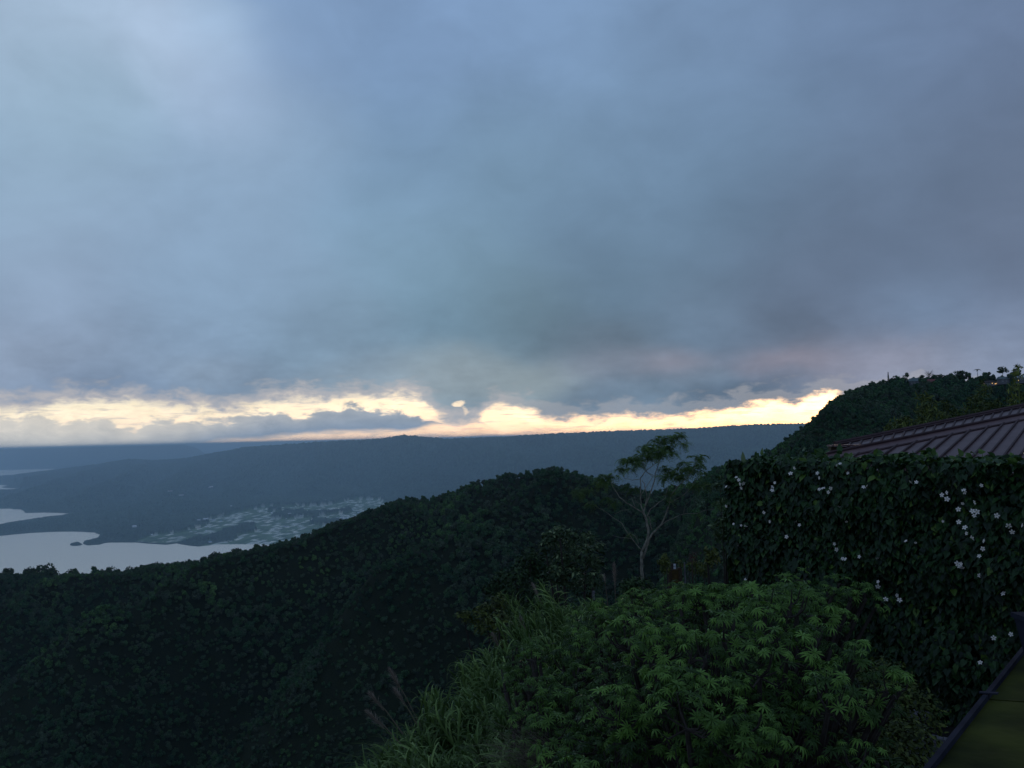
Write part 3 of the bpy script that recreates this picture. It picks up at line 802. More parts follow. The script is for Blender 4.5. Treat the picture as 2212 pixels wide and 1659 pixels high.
# ------------------------------------------------------------------ trees that stand out on the skylines
def sky_tree(px, ytop, wpx, kind, label, group, dy=0.0):
    """a single tree rooted on the crest whose crown rises to about ytop"""
    d = ray(px, ytop); t = d.x
    Y = float(np.interp(t, yc_k[:, 0], yc_k[:, 1])) + dy
    gz = float(near_h(np.array([t]), np.array([Y]))[0]) + EYE.z
    topz = EYE.z + d.z * Y
    h = max(topz - gz, 6.0); R = wpx / FPX * Y * 0.5
    names = {'round': 'broadleaf_tree', 'conifer': 'conifer_tree', 'palm': 'palm_tree', 'bare': 'bare_tree', 'umbrella': 'spreading_tree'}
    o = thing(names[kind], label, 'tree', (t * Y, Y, gz - 0.5), group)
    b0 = np.array((t * Y, Y, gz - 0.5)); mb = MB()
    mb.tube([b0, b0 + (0.2, 0, h * 0.5), b0 + (0.1, 0, h * 0.9)], [h * 0.022, h * 0.016, h * 0.006], 6)
    cb = MB(); 
    if kind == 'conifer':
        n = 500; zz_ = rng.random(n) ** 0.8; ang = rng.random(n) * 6.28
        r_ = R * (1.0 - zz_) * (0.5 + 0.6 * rng.random(n)) + 0.1
        p = np.stack([np.cos(ang) * r_, np.sin(ang) * r_, h * (0.12 + 0.9 * zz_)], 1) + b0
        cb.scatter(leaf_quad(0.5, 1.1), rot_from(rand_dirs(n, 0.6), ang), p, 0.8 * (0.6 + 0.6 * rng.random(n)), rng.random(n))
    elif kind == 'palm':
        for k in range(14):
            a = k * 2.4; pts_ = []
            for q_ in range(6):
                f = q_ / 5.0; pts_.append(b0 + np.array((math.cos(a) * R * f * 1.1, math.sin(a) * R * f * 1.1, h * 0.86 + R * (0.55 * f - 0.95 * f * f) * (1.2 if k % 2 else 0.5))))
            for q_ in range(5):
                a_, b2 = pts_[q_], pts_[q_ + 1]; s_ = np.array((-math.sin(a), math.cos(a), -0.3)) * R * 0.16 * (1 - q_ / 6)
                cb.add([a_ - s_, a_ + s_, b2 + s_, b2 - s_], [(0, 1, 2, 3)], a=random.random())
    elif kind == 'bare':
        for k in range(22):
            a = random.random() * 6.28; z0_ = h * (0.4 + 0.4 * random.random()); p0 = b0 + np.array((0, 0, z0_))
            p1 = p0 + np.array((math.cos(a) * R * 0.6, math.sin(a) * R * 0.6, h * 0.22)); p2 = p1 + np.array((math.cos(a) * R * 0.4, math.sin(a) * R * 0.4, h * 0.12 * random.random()))
            mb.tube([p0, p1, p2], [h * 0.008, h * 0.005, h * 0.002], 4)
        n = 90; p = b0 + np.array((0, 0, h * 0.78)) + rand_dirs(n) * np.array((R, R, h * 0.22)) * rng.random((n, 1)) ** 0.4
        cb.scatter(leaf_quad(0.5, 0.6), rot_from(rand_dirs(n), rng.random(n)), p, 0.8 * np.ones(n), rng.random(n))
    else:
        fl = 0.34 if kind == 'umbrella' else 0.6
        lb = [(0, 0, h * (1 - fl * 0.5), R * 0.6)]
        for k in range(7):
            a = random.random() * 6.28; rr_ = R * (0.35 + 0.4 * random.random())
            lb.append((math.cos(a) * rr_, math.sin(a) * rr_, h * (1 - fl * random.random() * 0.9) - R * 0.25, R * (0.25 + 0.2 * random.random())))
        lob = np.array(lb); n = 700 if kind == 'round' else 460
        pick = rng.choice(len(lob), n); dr = rand_dirs(n, 0.2)
        p = lob[pick, :3] + dr * lob[pick, 3:4] * (0.6 + 0.45 * rng.random((n, 1))) * np.array([1, 1, 0.6 if kind == 'umbrella' else 0.85])
        cb.scatter(leaf_quad(0.9, 1.0), rot_from(dr + rand_dirs(n), rng.random(n) * 6), p + b0, max(0.9, R * 0.20) * (0.6 + 0.7 * rng.random(n)), rng.random(n))
        for q_ in lb[1:6]:
            mb.tube([b0 + (0.1, 0, h * 0.45), b0 + np.array(q_[:3])], [h * 0.01, h * 0.004], 4)
    mb.build('trunk', M_DBARK, o); cb.build('crown', M_TREE, o)
    return o
G1 = 'trees rising above the ridge in front of the lake'
for px, yt, w, kd, lb in [
    (8, 567, 14, 'round', 'rounded dark tree at the left end of the ridge in front of the lake'),
    (30, 566, 13, 'round', 'low dark tree on the lake side ridge between the leftmost tree and a wide crown'),
    (48, 564, 20, 'round', 'wide domed dark tree on the ridge crest against the lower left of the lake'),
    (72, 567, 10, 'umbrella', 'small flat topped tree just left of the twin thin trees on the ridge'),
    (95, 566, 5, 'round', 'left one of two thin upright trees side by side against the lake'),
    (102, 567, 5, 'round', 'right one of two thin upright trees side by side against the lake'),
    (112, 565, 12, 'round', 'round tree directly right of the twin thin trees on the ridge'),
    (130, 566, 13, 'round', 'broad low ridge tree halfway between the twin thin trees and the tallest crowns'),
    (146, 563, 8, 'round', 'tall narrow tree just left of the highest crown cluster before the lake'),
    (156, 562, 14, 'round', 'highest tree crown cut out against the middle of the lake'),
    (168, 563, 9, 'round', 'dark tree touching the right side of the highest crown before the lake'),
    (186, 559, 8, 'umbrella', 'small spreading tree standing alone between lumpy crowns on the ridge'),
    (203, 554, 7, 'round', 'pointed small tree on the ridge below the right part of the lake'),
    (216, 551, 13, 'round', 'bushy tree on the ridge near the right end of the lake'),
    (236, 546, 9, 'round', 'last tree on the ridge before its edge meets the lake shore')]:
    sky_tree(px, yt + 2.0, w * 1.3, kd, lb, G1)
G2 = 'trees on the hilltop skyline at the right'
for px, yt, w, kd, lb in [
    (754, 454, 8, 'round', 'dark bushy tree standing up at the foot of the right hill slope'),
    (841, 395.5, 6, 'bare', 'thin leafless tree on the edge of the hill above the bright sky gap'),
    (866, 384, 10, 'umbrella', 'spreading tree on the hill edge left of the tall thin conifer'),
    (879, 380, 7, 'round', 'small dark tree just left of the tall thin conifer'),
    (888, 372, 3.4, 'conifer', 'tall thin pointed conifer on the hill skyline'),
    (895, 374, 8, 'umbrella', 'flat topped tree right beside the thin conifer on the skyline'),
    (905, 371.5, 9, 'round', 'tall ragged tree left of the house with the pale green roof'),
    (921, 374, 7, 'umbrella', 'thin spreading tree behind the pale green roofed house'),
    (929, 370.5, 9, 'bare', 'half bare twiggy tree above the house with the red roof'),
    (939, 373.5, 12, 'umbrella', 'wide low tree just right of the red roofed house'),
    (957, 369.5, 15, 'round', 'big domed dark tree, the widest crown on the hill skyline'),
    (968, 371, 8, 'round', 'rounded tree between the big domed tree and the palm'),
    (977, 367, 7, 'palm', 'palm like tree with a spiky head on the hill skyline'),
    (986, 371, 9, 'round', 'low tree on the skyline directly right of the palm'),
    (1002, 366, 13, 'umbrella', 'tall broad crowned tree above the house with lit windows'),
    (1016, 367, 10, 'round', 'dark tree on the skyline near the right edge of the photo')]:
    sky_tree(px, yt, w, kd, lb, G2)

# ------------------------------------------------------------------ houses and sheds on the far plain
def far_house(px, py, wpx, h, roofm, label, group):
    d = ray(px, py); Y = H0 / (-d.z); x = d.x * Y; zb = max(far_z(x, Y), 1.0) - 1.0
    Y2 = (H0 - zb) / (-d.z); x = d.x * Y2; Y = Y2
    w = wpx / FPX * Y / 2; dp = max(w * 0.7, 6.0)
    x, Y, zb, w, dp, h = (v * KF for v in (x, Y, zb, w, dp, h))
    o = thing('house', label, 'house', (x, Y, zb), group)
    m1 = MB(); m1.box((x, Y, zb + h / 2), (w, 0, 0), (0, dp, 0), (0, 0, h / 2)); m1.build('wall', M_WHITE, o)
    m2 = MB(); e = zb + h + 0.02
    m2.add([(x - w - 1, Y - dp - 1, e), (x + w + 1, Y - dp - 1, e), (x + w + 1, Y + dp + 1, e), (x - w - 1, Y + dp + 1, e), (x - w * .9, Y, e + h * .5), (x + w * .9, Y, e + h * .5)],
           [(0, 1, 5, 4), (2, 3, 4, 5), (0, 3, 2, 1)], [(1, 2, 5), (3, 0, 4)]); m2.build('roof', roofm, o)
GF = 'pale buildings on the lakeside plain'
# region (500..1300, 1550..1800) of the photo, 2212 wide crop
def cpx(x, y): return 156.86 + x * 0.11346, 486.27 + y * 0.11346
for X_, Y_, w, h, rf, lb in [
    (370, 300, 3.4, 9, M_GREYROOF, 'white building left of the largest white hall at the edge of the fields'),
    (430, 296, 6.0, 12, M_WHITE, 'largest white hall at the left end of the fish pond fields'),
    (500, 300, 5.0, 8, M_GREYROOF, 'long grey roofed building right of the large white hall'),
    (565, 312, 3.0, 7, M_BLUEROOF, 'low bluish shed right of the long grey roofed building'),
    (450, 328, 3.0, 6, M_BLUEROOF, 'blue roofed shed under the large white hall'),
    (436, 362, 1.8, 7, M_WHITE, 'small white house beside the yellowish pond corner'),
    (466, 366, 1.8, 6, M_WHITE, 'tiny pale house right at the yellowish pond corner'),
    (370, 375, 4.0, 6, M_REDROOF, 'reddish roofed houses row near the shore below the white hall'),
    (435, 395, 2.0, 6, M_WHITE, 'small pale house below the yellowish pond corner'),
    (300, 402, 2.0, 6, M_GREYROOF, 'grey roofed house where the grassland begins left of the ponds'),
    (340, 404, 2.4, 5, M_GREYROOF, 'low grey shed among trees left of the ponds'),
    (470, 495, 3.6, 7, M_BLUEROOF, 'pale blue roofed building closest to the lake shore'),
    (1012, 242, 2.2, 12, M_WHITE, 'upright white building above the middle of the fields'),
    (905, 232, 1.4, 7, M_WHITE, 'tiny white house left of the upright white building'),
    (1170, 242, 3.6, 6, M_GREYROOF, 'grey roofed building right of the upright white building'),
    (1140, 290, 1.4, 6, M_WHITE, 'tiny white house in the upper middle of the fields'),
    (1275, 262, 4.6, 5, M_GREYROOF, 'long low grey shed in the upper right of the fields'),
    (1140, 358, 6.0, 8, M_GREYROOF, 'wide round looking pale hall in the middle of the ponds'),
    (1430, 240, 4.4, 9, M_WHITE, 'big pale building below the dark slope in the upper right of the plain'),
    (1480, 246, 2.2, 7, M_GREYROOF, 'smaller building right against the big pale building'),
    (1380, 244, 1.6, 6, M_WHITE, 'small pale house left of the big pale building'),
    (1425, 272, 2.4, 6, M_GREYROOF, 'grey roofed house under the big pale building'),
    (1678, 186, 1.6, 13, M_WHITE, 'white church tower like building high on the plain near the ridge'),
    (1710, 210, 7.0, 6, M_GREYROOF, 'very long pale shed below the tall white building'),
    (1620, 225, 2.0, 6, M_WHITE, 'small white house left of the very long pale shed'),
    (1590, 280, 2.2, 7, M_GREYROOF, 'grey house in the crowded village corner, far left one'),
    (1635, 280, 4.6, 9, M_WHITE, 'large white building in the crowded village corner next to the ridge'),
    (1690, 268, 2.2, 8, M_WHITE, 'white house upper right in the village corner next to the ridge'),
    (1670, 286, 2.6, 7, M_BLUEROOF, 'pale blue roofed house under the large village building'),
    (1740, 252, 2.0, 7, M_WHITE, 'white house between village corner and the dark ridge edge'),
    (1775, 236, 2.4, 7, M_WHITE, 'white house touching the dark ridge edge'),
    (1550, 298, 2.4, 6, M_GREYROOF, 'grey shed between ponds and village corner'),
    (1510, 275, 1.6, 6, M_WHITE, 'tiny white house above the right ponds'),
    (1885, 205, 2.0, 6, M_WHITE, 'last white house before the ridge hides the plain'),
    (655, 176, 1.8, 6, M_WHITE, 'single white dot of a house in the forest above the fields'),
    (1485, 124, 1.4, 6, M_WHITE, 'single white dot of a house high in the forest at the right'),
    (115, 44, 5.0, 6, M_REDROOF, 'pinkish roofed hamlet building on the far forested slope'),
    (215, 80, 5.0, 6, M_GREYROOF, 'pale roofed building below the pinkish hamlet building'),
    (480, 8, 3.6, 7, M_WHITE, 'white buildings highest on the far forested slope'),
    (463, 12, 1.6, 7, M_GREYROOF, 'small grey house beside the highest white buildings')]:
    px, py = cpx(X_, Y_); far_house(px, py, w * 0.8, h * 0.8, rf, lb, GF)
far_house(134.5, 527.2, 3.6, 10, M_WHITE, 'lone white building in the trees above the near shore of the lake', GF)
far_house(152, 535.2, 1.8, 6, M_WHITE, 'small white house between the lone white building and the grassland', GF)

# ------------------------------------------------------------------ foliage tools for the nearer plants
def leaf_oval(l=1.0, w=0.45, droop=0.25, heart=False):
    ys_ = [0, 0.3, 0.65, 1.0]; ws = [0.15, 0.95, 0.7, 0.0] if not heart else [0.55, 1.0, 0.62, 0.0]
    V_ = []
    for y0, w0 in zip(ys_, ws):
        zz_ = -droop * y0 * y0 * l
        if w0 > 0: V_ += [(-w * w0 / 2, y0 * l - (0.12 * l if heart and y0 == 0 else 0), zz_ + 0.1 * w * w0), (0, y0 * l, zz_ - 0.05 * w), (w * w0 / 2, y0 * l - (0.12 * l if heart and y0 == 0 else 0), zz_ + 0.1 * w * w0)]
        else: V_ += [(0, y0 * l, zz_)]
    Q = []
    for r in range(2): Q += [(3 * r, 3 * r + 1, 3 * r + 4, 3 * r + 3), (3 * r + 1, 3 * r + 2, 3 * r + 5, 3 * r + 4)]
    return (V_, Q, [(6, 7, 9), (7, 8, 9)])
def join_T(parts):
    V_, Q, T = [], [], []; n = 0
    for (v, q, t) in parts:
        V_ += [tuple(k) for k in v]; Q += [tuple(i + n for i in f) for f in q]; T += [tuple(i + n for i in f) for f in t]; n += len(v)
    return (V_, Q, T)
def xform(T, M):
    v = [tuple(M @ Vector(k)) for k in T[0]]; return (v, T[1], T[2])
def leaflet(l, w, droop):
    V_ = []; ys_ = [0, 0.18, 0.42, 0.68, 0.88, 1.0]; ws = [0.12, 0.55, 1.0, 0.85, 0.45, 0]
    for y0, w0 in zip(ys_, ws):
        y1 = y0 * (1 - 0.25 * droop * y0); z1 = 0.22 * y0 - droop * y0 * y0
        if w0: V_ += [(-w * w0 / 2, y1 * l, (z1 + 0.05) * l), (0, y1 * l, z1 * l), (w * w0 / 2, y1 * l, (z1 + 0.05) * l)]
        else: V_ += [(0, y1 * l, z1 * l)]
    Q = []
    for r in range(4): Q += [(3 * r, 3 * r + 1, 3 * r + 4, 3 * r + 3), (3 * r + 1, 3 * r + 2, 3 * r + 5, 3 * r + 4)]
    return (V_, Q, [(12, 13, 15), (13, 14, 15)])
def palmate(n, l, w, droop):
    parts = []
    for k in range(n):
        a = 2 * math.pi * k / n + random.uniform(-.12, .12)
        M_ = Matrix.Rotation(a, 4, 'Z') @ Matrix.Rotation(random.uniform(-0.1, 0.15), 4, 'X')
        parts.append(xform(leaflet(l * random.uniform(.8, 1.08), w, droop * random.uniform(.75, 1.25)), M_))
    return join_T(parts)
PALM_T = [palmate(n, 1.0, 0.185, d) for n, d in ((9, .30), (10, .5), (11, .65), (10, .9))]

def clusters_px(lst, Y, conv, depth=0.6):
    """clusters given as (x, y, r[, dY]) -> world centres and radii"""
    out = []
    for c in lst:
        x, y = conv(c[0], c[1]); dY = c[3] if len(c) > 3 else random.uniform(-depth, depth)
        p = at(x, y, Y + dY); out.append((p.x, p.y, p.z, c[2]))
    return out

# ------------------------------------------------------------------ slender tree with bare limbs
def c4(x, y): return 533.3 + 0.1134 * x, 423.5 + 0.1134 * y
YT = 25.0
limbs = [
 ([(965, 1500), (960, 1390), (955, 1250), (958, 1130)], [17, 16, 14.5, 14], 0),
 ([(958, 1130), (1005, 1030), (1015, 950), (1000, 850), (972, 790), (985, 740)], [13, 13, 12, 10.5, 9, 8], 0),
 ([(970, 1190), (1000, 1090), (1030, 1010), (1052, 968)], [9, 9, 9, 9], -0.15),
 ([(1052, 968), (1130, 890), (1170, 800), (1195, 720), (1215, 640), (1270, 560), (1330, 500), (1400, 430), (1450, 330)], [9, 8, 7, 6.5, 6, 4, 3.4, 2.6, 2], -0.4),
 ([(1090, 925), (1180, 860), (1270, 820), (1330, 795), (1440, 795), (1510, 765), (1600, 755)], [7, 6, 5, 4.4, 3.4, 2.6, 1.6], -0.6),
 ([(1325, 795), (1345, 710), (1440, 630)], [3, 2.2, 1.4], -0.6),
 ([(1205, 700), (1320, 635), (1400, 560), (1450, 470)], [4, 3, 2.2, 1.5], -0.3),
 ([(975, 790), (950, 720), (945, 640), (945, 480), (990, 420), (1080, 350), (1140, 290)], [7, 6, 5.5, 5, 4, 3, 2], 0.3),
 ([(985, 740), (1000, 640), (980, 540), (960, 500)], [6, 5, 4, 3], 0.1),
 ([(985, 740), (1030, 620), (1070, 490), (1075, 440), (1110, 340), (1170, 190)], [7, 6, 5, 4.5, 3.5, 2], -0.3),
 ([(1005, 815), (1030, 760), (1100, 700), (1160, 660), (1190, 540)], [6, 5, 4, 3, 2], 0.4),
 ([(1045, 940), (1025, 830), (1005, 810)], [5, 5, 5], 0.0),
 ([(970, 790), (900, 750), (820, 700), (760, 650), (715, 580), (680, 510)], [6.5, 5.5, 5, 4.2, 3.4, 2], 0.4),
 ([(900, 750), (880, 690), (860, 640)], [3, 2.2, 1.4], 0.4),
 ([(955, 720), (910, 690), (890, 640)], [3, 2.2, 1.4], 0.1),
 ([(950, 1110), (900, 1050), (830, 960), (780, 880), (720, 840), (640, 780), (550, 730), (480, 690)], [7, 6, 5.2, 4.8, 4, 3.4, 2.6, 1.6], 0.5),
 ([(930, 1070), (905, 1000), (850, 960)], [4, 3, 2], 0.2),
 ([(860, 1015), (770, 1005), (690, 985)], [3, 2.4, 1.4], 0.3),
 ([(945, 490), (870, 500), (800, 480), (780, 420)], [3.2, 2.6, 2, 1.4], 0.4),
 ([(715, 795), (780, 770), (850, 755)], [2, 1.6, 1], 0.5),
 ([(945, 640), (1050, 470), (960, 390), (900, 340)], [3.5, 3, 2.6, 1.6], 0.5),
 ([(1075, 470), (1010, 430), (960, 330)], [3, 2.2, 1.4], -0.2),
 ([(1270, 560), (1190, 520), (1150, 430)], [2.6, 2, 1.4], -0.5)]
p0 = at(*c4(965, 1500), YT)
gz = float(near_h(np.array([p0.x / YT]), np.array([YT]))[0]) + EYE.z
tree = thing('slender_tree', 'slender pale barked tree with bare forking limbs and thin feathery leaf tufts', 'tree', (p0.x, p0.y, min(gz, p0.z) - 0.2))
mb = MB()
mb.tube([(p0.x + .05, p0.y, min(gz, p0.z) - 0.3), (p0.x, p0.y, p0.z - 0.2), p0], [0.085, 0.07, 0.06], 9)
S4 = 0.1134 / FPX * YT
for _i, _l in enumerate(limbs): _l[1][:] = [r * (0.6 if _i in (4, 5, 15, 16, 17) else 0.9) for r in _l[1]]
for pl, rd, dY in limbs:
    n = len(pl); P_ = []
    for i, (x, y) in enumerate(pl):
        P_.append(at(*c4(x, y), YT + dY * i / (n - 1)))
    fine = []; fr_ = []
    for i in range(n - 1):
        for k in range(3):
            f = k / 3.0; q_ = P_[i].lerp(P_[i + 1], f); j = S4 * 3.0
            fine.append(q_ + Vector((random.uniform(-j, j), random.uniform(-j, j), random.uniform(-j, j))) * (1 if (i or k) else 0)); fr_.append((rd[i] + (rd[i + 1] - rd[i]) * f) * S4)
    fine.append(P_[-1]); fr_.append(rd[-1] * S4)
    mb.tube(fine, fr_, 7)
mb.build('trunk', M_BARK, tree, True)
tuft = [(1290, 110, 70), (1320, 180, 45), (1190, 130, 75), (1110, 160, 70), (1180, 220, 90), (1050, 220, 85), (980, 220, 65), (960, 290, 80), (1060, 290, 75),
        (880, 320, 75), (810, 330, 65), (760, 400, 48), (940, 360, 60), (1240, 265, 40), (1120, 260, 70), (1450, 300, 58), (1460, 370, 58), (1400, 410, 60), (1330, 400, 60),
        (1250, 440, 85), (1170, 400, 60), (1150, 470, 50), (1300, 480, 60), (1490, 430, 30), (620, 470, 60), (700, 460, 50), (600, 530, 50), (860, 400, 35), (1330, 350, 40)]
dim = [(430, 590, 90), (400, 610, 60), (850, 570, 65), (1210, 620, 55), (1200, 680, 40), (1460, 540, 80), (1540, 530, 50), (520, 720, 60), (660, 670, 50), (1640, 700, 60), (860, 990, 40), (720, 700, 40), (1460, 800, 20)]
pin = join_T([xform(leaf_oval(0.30, 0.13, 0.2), Matrix.Translation((0, 0.12 + 0.13 * k, -0.02 * k * k)) @ Matrix.Rotation(sg * 1.15, 4, 'Z')) for k in range(7) for sg in (-1, 1)])
cb = MB()
for lst, dens, off, dsp in ((tuft, 1.0, 0.25, 0.7), (dim, 0.55, 0.0, 0.9)):
    for (x, y, z, R) in clusters_px(lst, YT, c4, dsp):
        r = R * S4; n = int(38 * dens * (R / 60.0) ** 2) + 6
        dr = rand_dirs(n, 0.0); ps = np.array((x, y, z)) + dr * (rng.random((n, 1)) ** 0.5) * np.array((r * 1.05, r * 1.1, r * 0.5))
        nrm = np.tile((0, 0, 1.0), (n, 1)) + rng.normal(size=(n, 3)) * 0.35
        cb.scatter(pin, rot_from(nrm, rng.random(n) * 6.28), ps, 0.12 + 0.09 * rng.random(n), np.clip(off + rng.random(n) * 0.7, 0, 1))
cb.build('crown', M_FEATHER, tree)

# ------------------------------------------------------------------ bushy trees and shrubs made of leaf clusters
def bush(name, label, cat, clusters, leafT, lsize, dens, mat, trunkm=M_DBARK, upb=0.5, tint=(0, 1), stem_r=0.06, group=None, parts=('crown', 'trunk'), base=None, toplight=0.0, solid=0.75):
    cl_ = np.array(clusters)
    zlow = cl_[:, 2].min(); cx, cy = cl_[:, 0].mean(), cl_[:, 1].mean()
    g = float(near_h(np.array([cx / cy]), np.array([cy]))[0]) + EYE.z
    if base is not None: g = base
    o = thing(name, label, cat, (cx, cy, min(g, zlow)), group)
    cb = MB()
    for (x, y, z, r) in clusters:
        n = max(14, int(dens * 11.0 * (r / lsize) ** 2))
        dr = rand_dirs(n, 0.35); ps = np.array((x, y, z)) + dr * r * (0.55 + 0.5 * rng.random((n, 1))) * np.array((1, 1, 0.85))
        nrm = dr * 0.7 + np.array((0, 0, upb)) + rng.normal(size=(n, 3)) * 0.45
        a_ = tint[0] + (tint[1] - tint[0]) * rng.random(n)
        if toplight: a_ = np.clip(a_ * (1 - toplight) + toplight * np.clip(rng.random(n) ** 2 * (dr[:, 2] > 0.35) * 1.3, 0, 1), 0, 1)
        cb.scatter(leafT, rot_from(nrm, rng.random(n) * 6.28), ps, lsize * (0.7 + 0.6 * rng.random(n)), a_)
    cb.build(parts[0], mat, o)
    tb = MB(); b0 = Vector((cx, cy, min(g, zlow) - 0.1))
    for (x, y, z, r) in clusters[::3]:
        e = Vector((x, y, z - r * 0.3)); mid = b0.lerp(e, 0.5) + Vector((random.uniform(-.1, .1) * r, 0, 0.2 * (z - b0.z)))
        tb.tube([b0 + Vector((random.uniform(-1, 1), random.uniform(-1, 1), 0)) * stem_r, mid, e], [stem_r, stem_r * 0.6, stem_r * 0.2], 6)
    tb.build(parts[1], trunkm, o)
    return o
OV = leaf_oval(1.0, 0.42, 0.3)
OVS = leaf_oval(1.0, 0.5, 0.2)
def c2(x, y): return 345.1 + 0.1702 * x, 376.5 + 0.1702 * y
def mk(lst, Y, conv, k, depth=0.8):
    return [(x, y, z, r * k / FPX * Y) for (x, y, z, r) in clusters_px(lst, Y, conv, depth)]
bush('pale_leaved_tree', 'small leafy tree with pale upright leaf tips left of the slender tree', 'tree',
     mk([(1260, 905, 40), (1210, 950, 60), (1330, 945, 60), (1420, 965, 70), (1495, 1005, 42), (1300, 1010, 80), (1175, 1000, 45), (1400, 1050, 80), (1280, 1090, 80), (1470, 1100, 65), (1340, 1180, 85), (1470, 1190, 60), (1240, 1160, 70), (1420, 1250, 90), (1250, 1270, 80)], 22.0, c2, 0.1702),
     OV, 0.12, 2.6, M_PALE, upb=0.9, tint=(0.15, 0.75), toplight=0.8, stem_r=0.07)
bush('dark_tree', 'dark leafy tree low behind the reeds, left of the pale leaved tree', 'tree',
     mk([(1090, 1060, 60), (1060, 1120, 80), (1150, 1110, 80), (1010, 1190, 85), (920, 1200, 70), (1120, 1210, 90), (860, 1260, 60), (960, 1280, 80), (1080, 1300, 90), (880, 1350, 60), (980, 1390, 80), (1090, 1380, 90), (1200, 1300, 80)], 26.0, c2, 0.1702, 1.4),
     OVS, 0.12, 2.4, M_TREE, tint=(0.1, 0.8), stem_r=0.08)
def c5(x, y): return 345.1 + 0.156 * x, 564.7 + 0.156 * y
bush('olive_shrub', 'dark olive shrub leaning out over the valley below the dark leafy tree', 'shrub',
     mk([(760, 330, 45), (830, 340, 60), (900, 300, 70), (920, 390, 60), (990, 360, 80), (980, 460, 60), (1010, 530, 50), (1080, 420, 70), (870, 420, 40), (1000, 240, 70)], 19.0, c5, 0.156, 0.8),
     OVS, 0.09, 2.4, M_OLIVE, tint=(0.0, 0.6), stem_r=0.05)
bush('round_dark_bush', 'round dark green bush in front of the foot of the slender tree', 'shrub',
     mk([(1800, 130, 50), (1870, 120, 55), (1930, 130, 50), (1790, 190, 50), (1860, 190, 60), (1930, 190, 50), (1970, 160, 30), (1830, 240, 50), (1900, 260, 50)], 16.0, c5, 0.156, 0.4),
     OV, 0.08, 3.2, M_TREE, tint=(0.2, 1.0), stem_r=0.04)
def c6(x, y): return 643.1 + 0.04964 * x, 533.3 + 0.04964 * y      # crop (2050,1700)-(2400,1900)
bush('leafy_sapling', 'green sapling standing left of the wooden gate', 'tree',
     mk([(420, 450, 60), (450, 520, 90), (360, 580, 70), (480, 600, 80), (420, 680, 90), (430, 760, 70), (500, 700, 60)], 27.0, c6, 0.04964, 0.5),
     OVS, 0.08, 3.0, M_OLIVE, tint=(0.1, 0.8), stem_r=0.05)
bush('yellow_bush', 'yellowish green bush behind the thin fence posts', 'shrub',
     mk([(740, 590, 60), (790, 660, 60), (920, 620, 50), (1050, 620, 80), (1150, 640, 90), (1130, 740, 90), (1250, 700, 80), (1040, 760, 80), (1250, 820, 90), (930, 720, 50)], 29.0, c6, 0.04964, 0.6),
     OVS, 0.08, 3.0, M_YELLOW, tint=(0.0, 0.75), stem_r=0.05)
bush('bright_shrub', 'bright yellow green shrub at the lower left corner of the flowering hedge', 'shrub',
     mk([(1290, 350, 60), (1370, 420, 80), (1420, 350, 50), (1310, 460, 80), (1460, 480, 80), (1400, 560, 80), (1290, 560, 60), (1340, 650, 60)], 16.0, c6, 0.04964, 0.5),
     OVS, 0.075, 3.4, M_YELLOW, tint=(0.1, 0.9), stem_r=0.03)
bush('reddish_shrub', 'thin reddish brown shrub behind the tallest fence post', 'shrub',
     mk([(990, 440, 60), (1040, 430, 50), (970, 490, 60), (1050, 500, 60), (1000, 550, 50)], 27.5, c6, 0.04964, 0.3),
     leaf_oval(1.0, 0.2, 0.2), 0.08, 1.6, M_RED, stem_r=0.02)
# bamboo and olive trees behind the roof
c9 = lambda x, y: (831.4 + 0.08708 * x, 354.5 + 0.08708 * y)
BT = leaf_oval(1.0, 0.28, 0.5)
YB = 48.0
def bamboo(label, lst, Y, sz=0.26, tint=(0, 0.8), dens=2.4):
    return bush('bamboo_clump', label, 'bamboo', mk(lst, Y, c9, 0.08708, 2.0), BT, sz, dens, M_OLIVE, M_OLIVE, upb=0.1, tint=tint, stem_r=0.06, group='bamboo clumps behind the roof', parts=('foliage', 'cane'))
bamboo('low olive bamboo clump at the left end behind the roof edge', [(610, 900, 40), (680, 830, 70), (760, 800, 80), (840, 760, 80), (900, 800, 80), (660, 900, 60), (790, 870, 80), (930, 860, 80)], 46.0)
bamboo('tall feathery bamboo clump rising over the middle of the roof', [(1040, 500, 60), (1110, 520, 70), (1150, 600, 80), (1080, 620, 80), (1180, 690, 90), (1090, 720, 90), (1010, 690, 60), (1000, 620, 40), (1250, 720, 80), (1130, 800, 90), (1020, 790, 80)], 50.0)
bamboo('dull olive bamboo clump right of the tallest middle one', [(1310, 560, 60), (1360, 620, 80), (1300, 660, 80), (1400, 700, 80), (1330, 740, 80), (1460, 670, 60), (1450, 750, 70), (1530, 700, 60)], 54.0, tint=(0, 0.55))
bamboo('wide dark bamboo clump between the middle clumps and the tall cane at the right', [(1620, 510, 60), (1680, 540, 70), (1600, 590, 80), (1700, 620, 90), (1790, 580, 80), (1760, 660, 80), (1860, 640, 80), (1650, 680, 70), (1900, 560, 70), (1570, 640, 60), (1950, 620, 60)], 52.0, tint=(0, 0.5))
bamboo('bamboo clump at the right edge behind the highest part of the roof', [(2190, 460, 60), (2240, 520, 90), (2160, 540, 60), (2320, 480, 90), (2280, 600, 100), (2400, 540, 100), (2180, 600, 60)], 44.0, tint=(0, 0.5))
bamboo('single tall bright bamboo tower near the right edge, reaching the skyline', [(2150, 150, 26), (2130, 190, 36), (2150, 240, 40), (2110, 290, 44), (2120, 350, 48), (2080, 400, 48), (2090, 460, 44), (2060, 510, 40), (2070, 570, 34), (2150, 380, 36)], 40.0, 0.22, (0.3, 1.0))
bamboo('pale thin bamboo tuft on the slope left of the tall tower', [(1740, 330, 40), (1780, 370, 56), (1720, 400, 56), (1690, 440, 50), (1800, 440, 60), (1740, 480, 50)], 85.0, 0.4, (0.1, 0.6), 1.4)

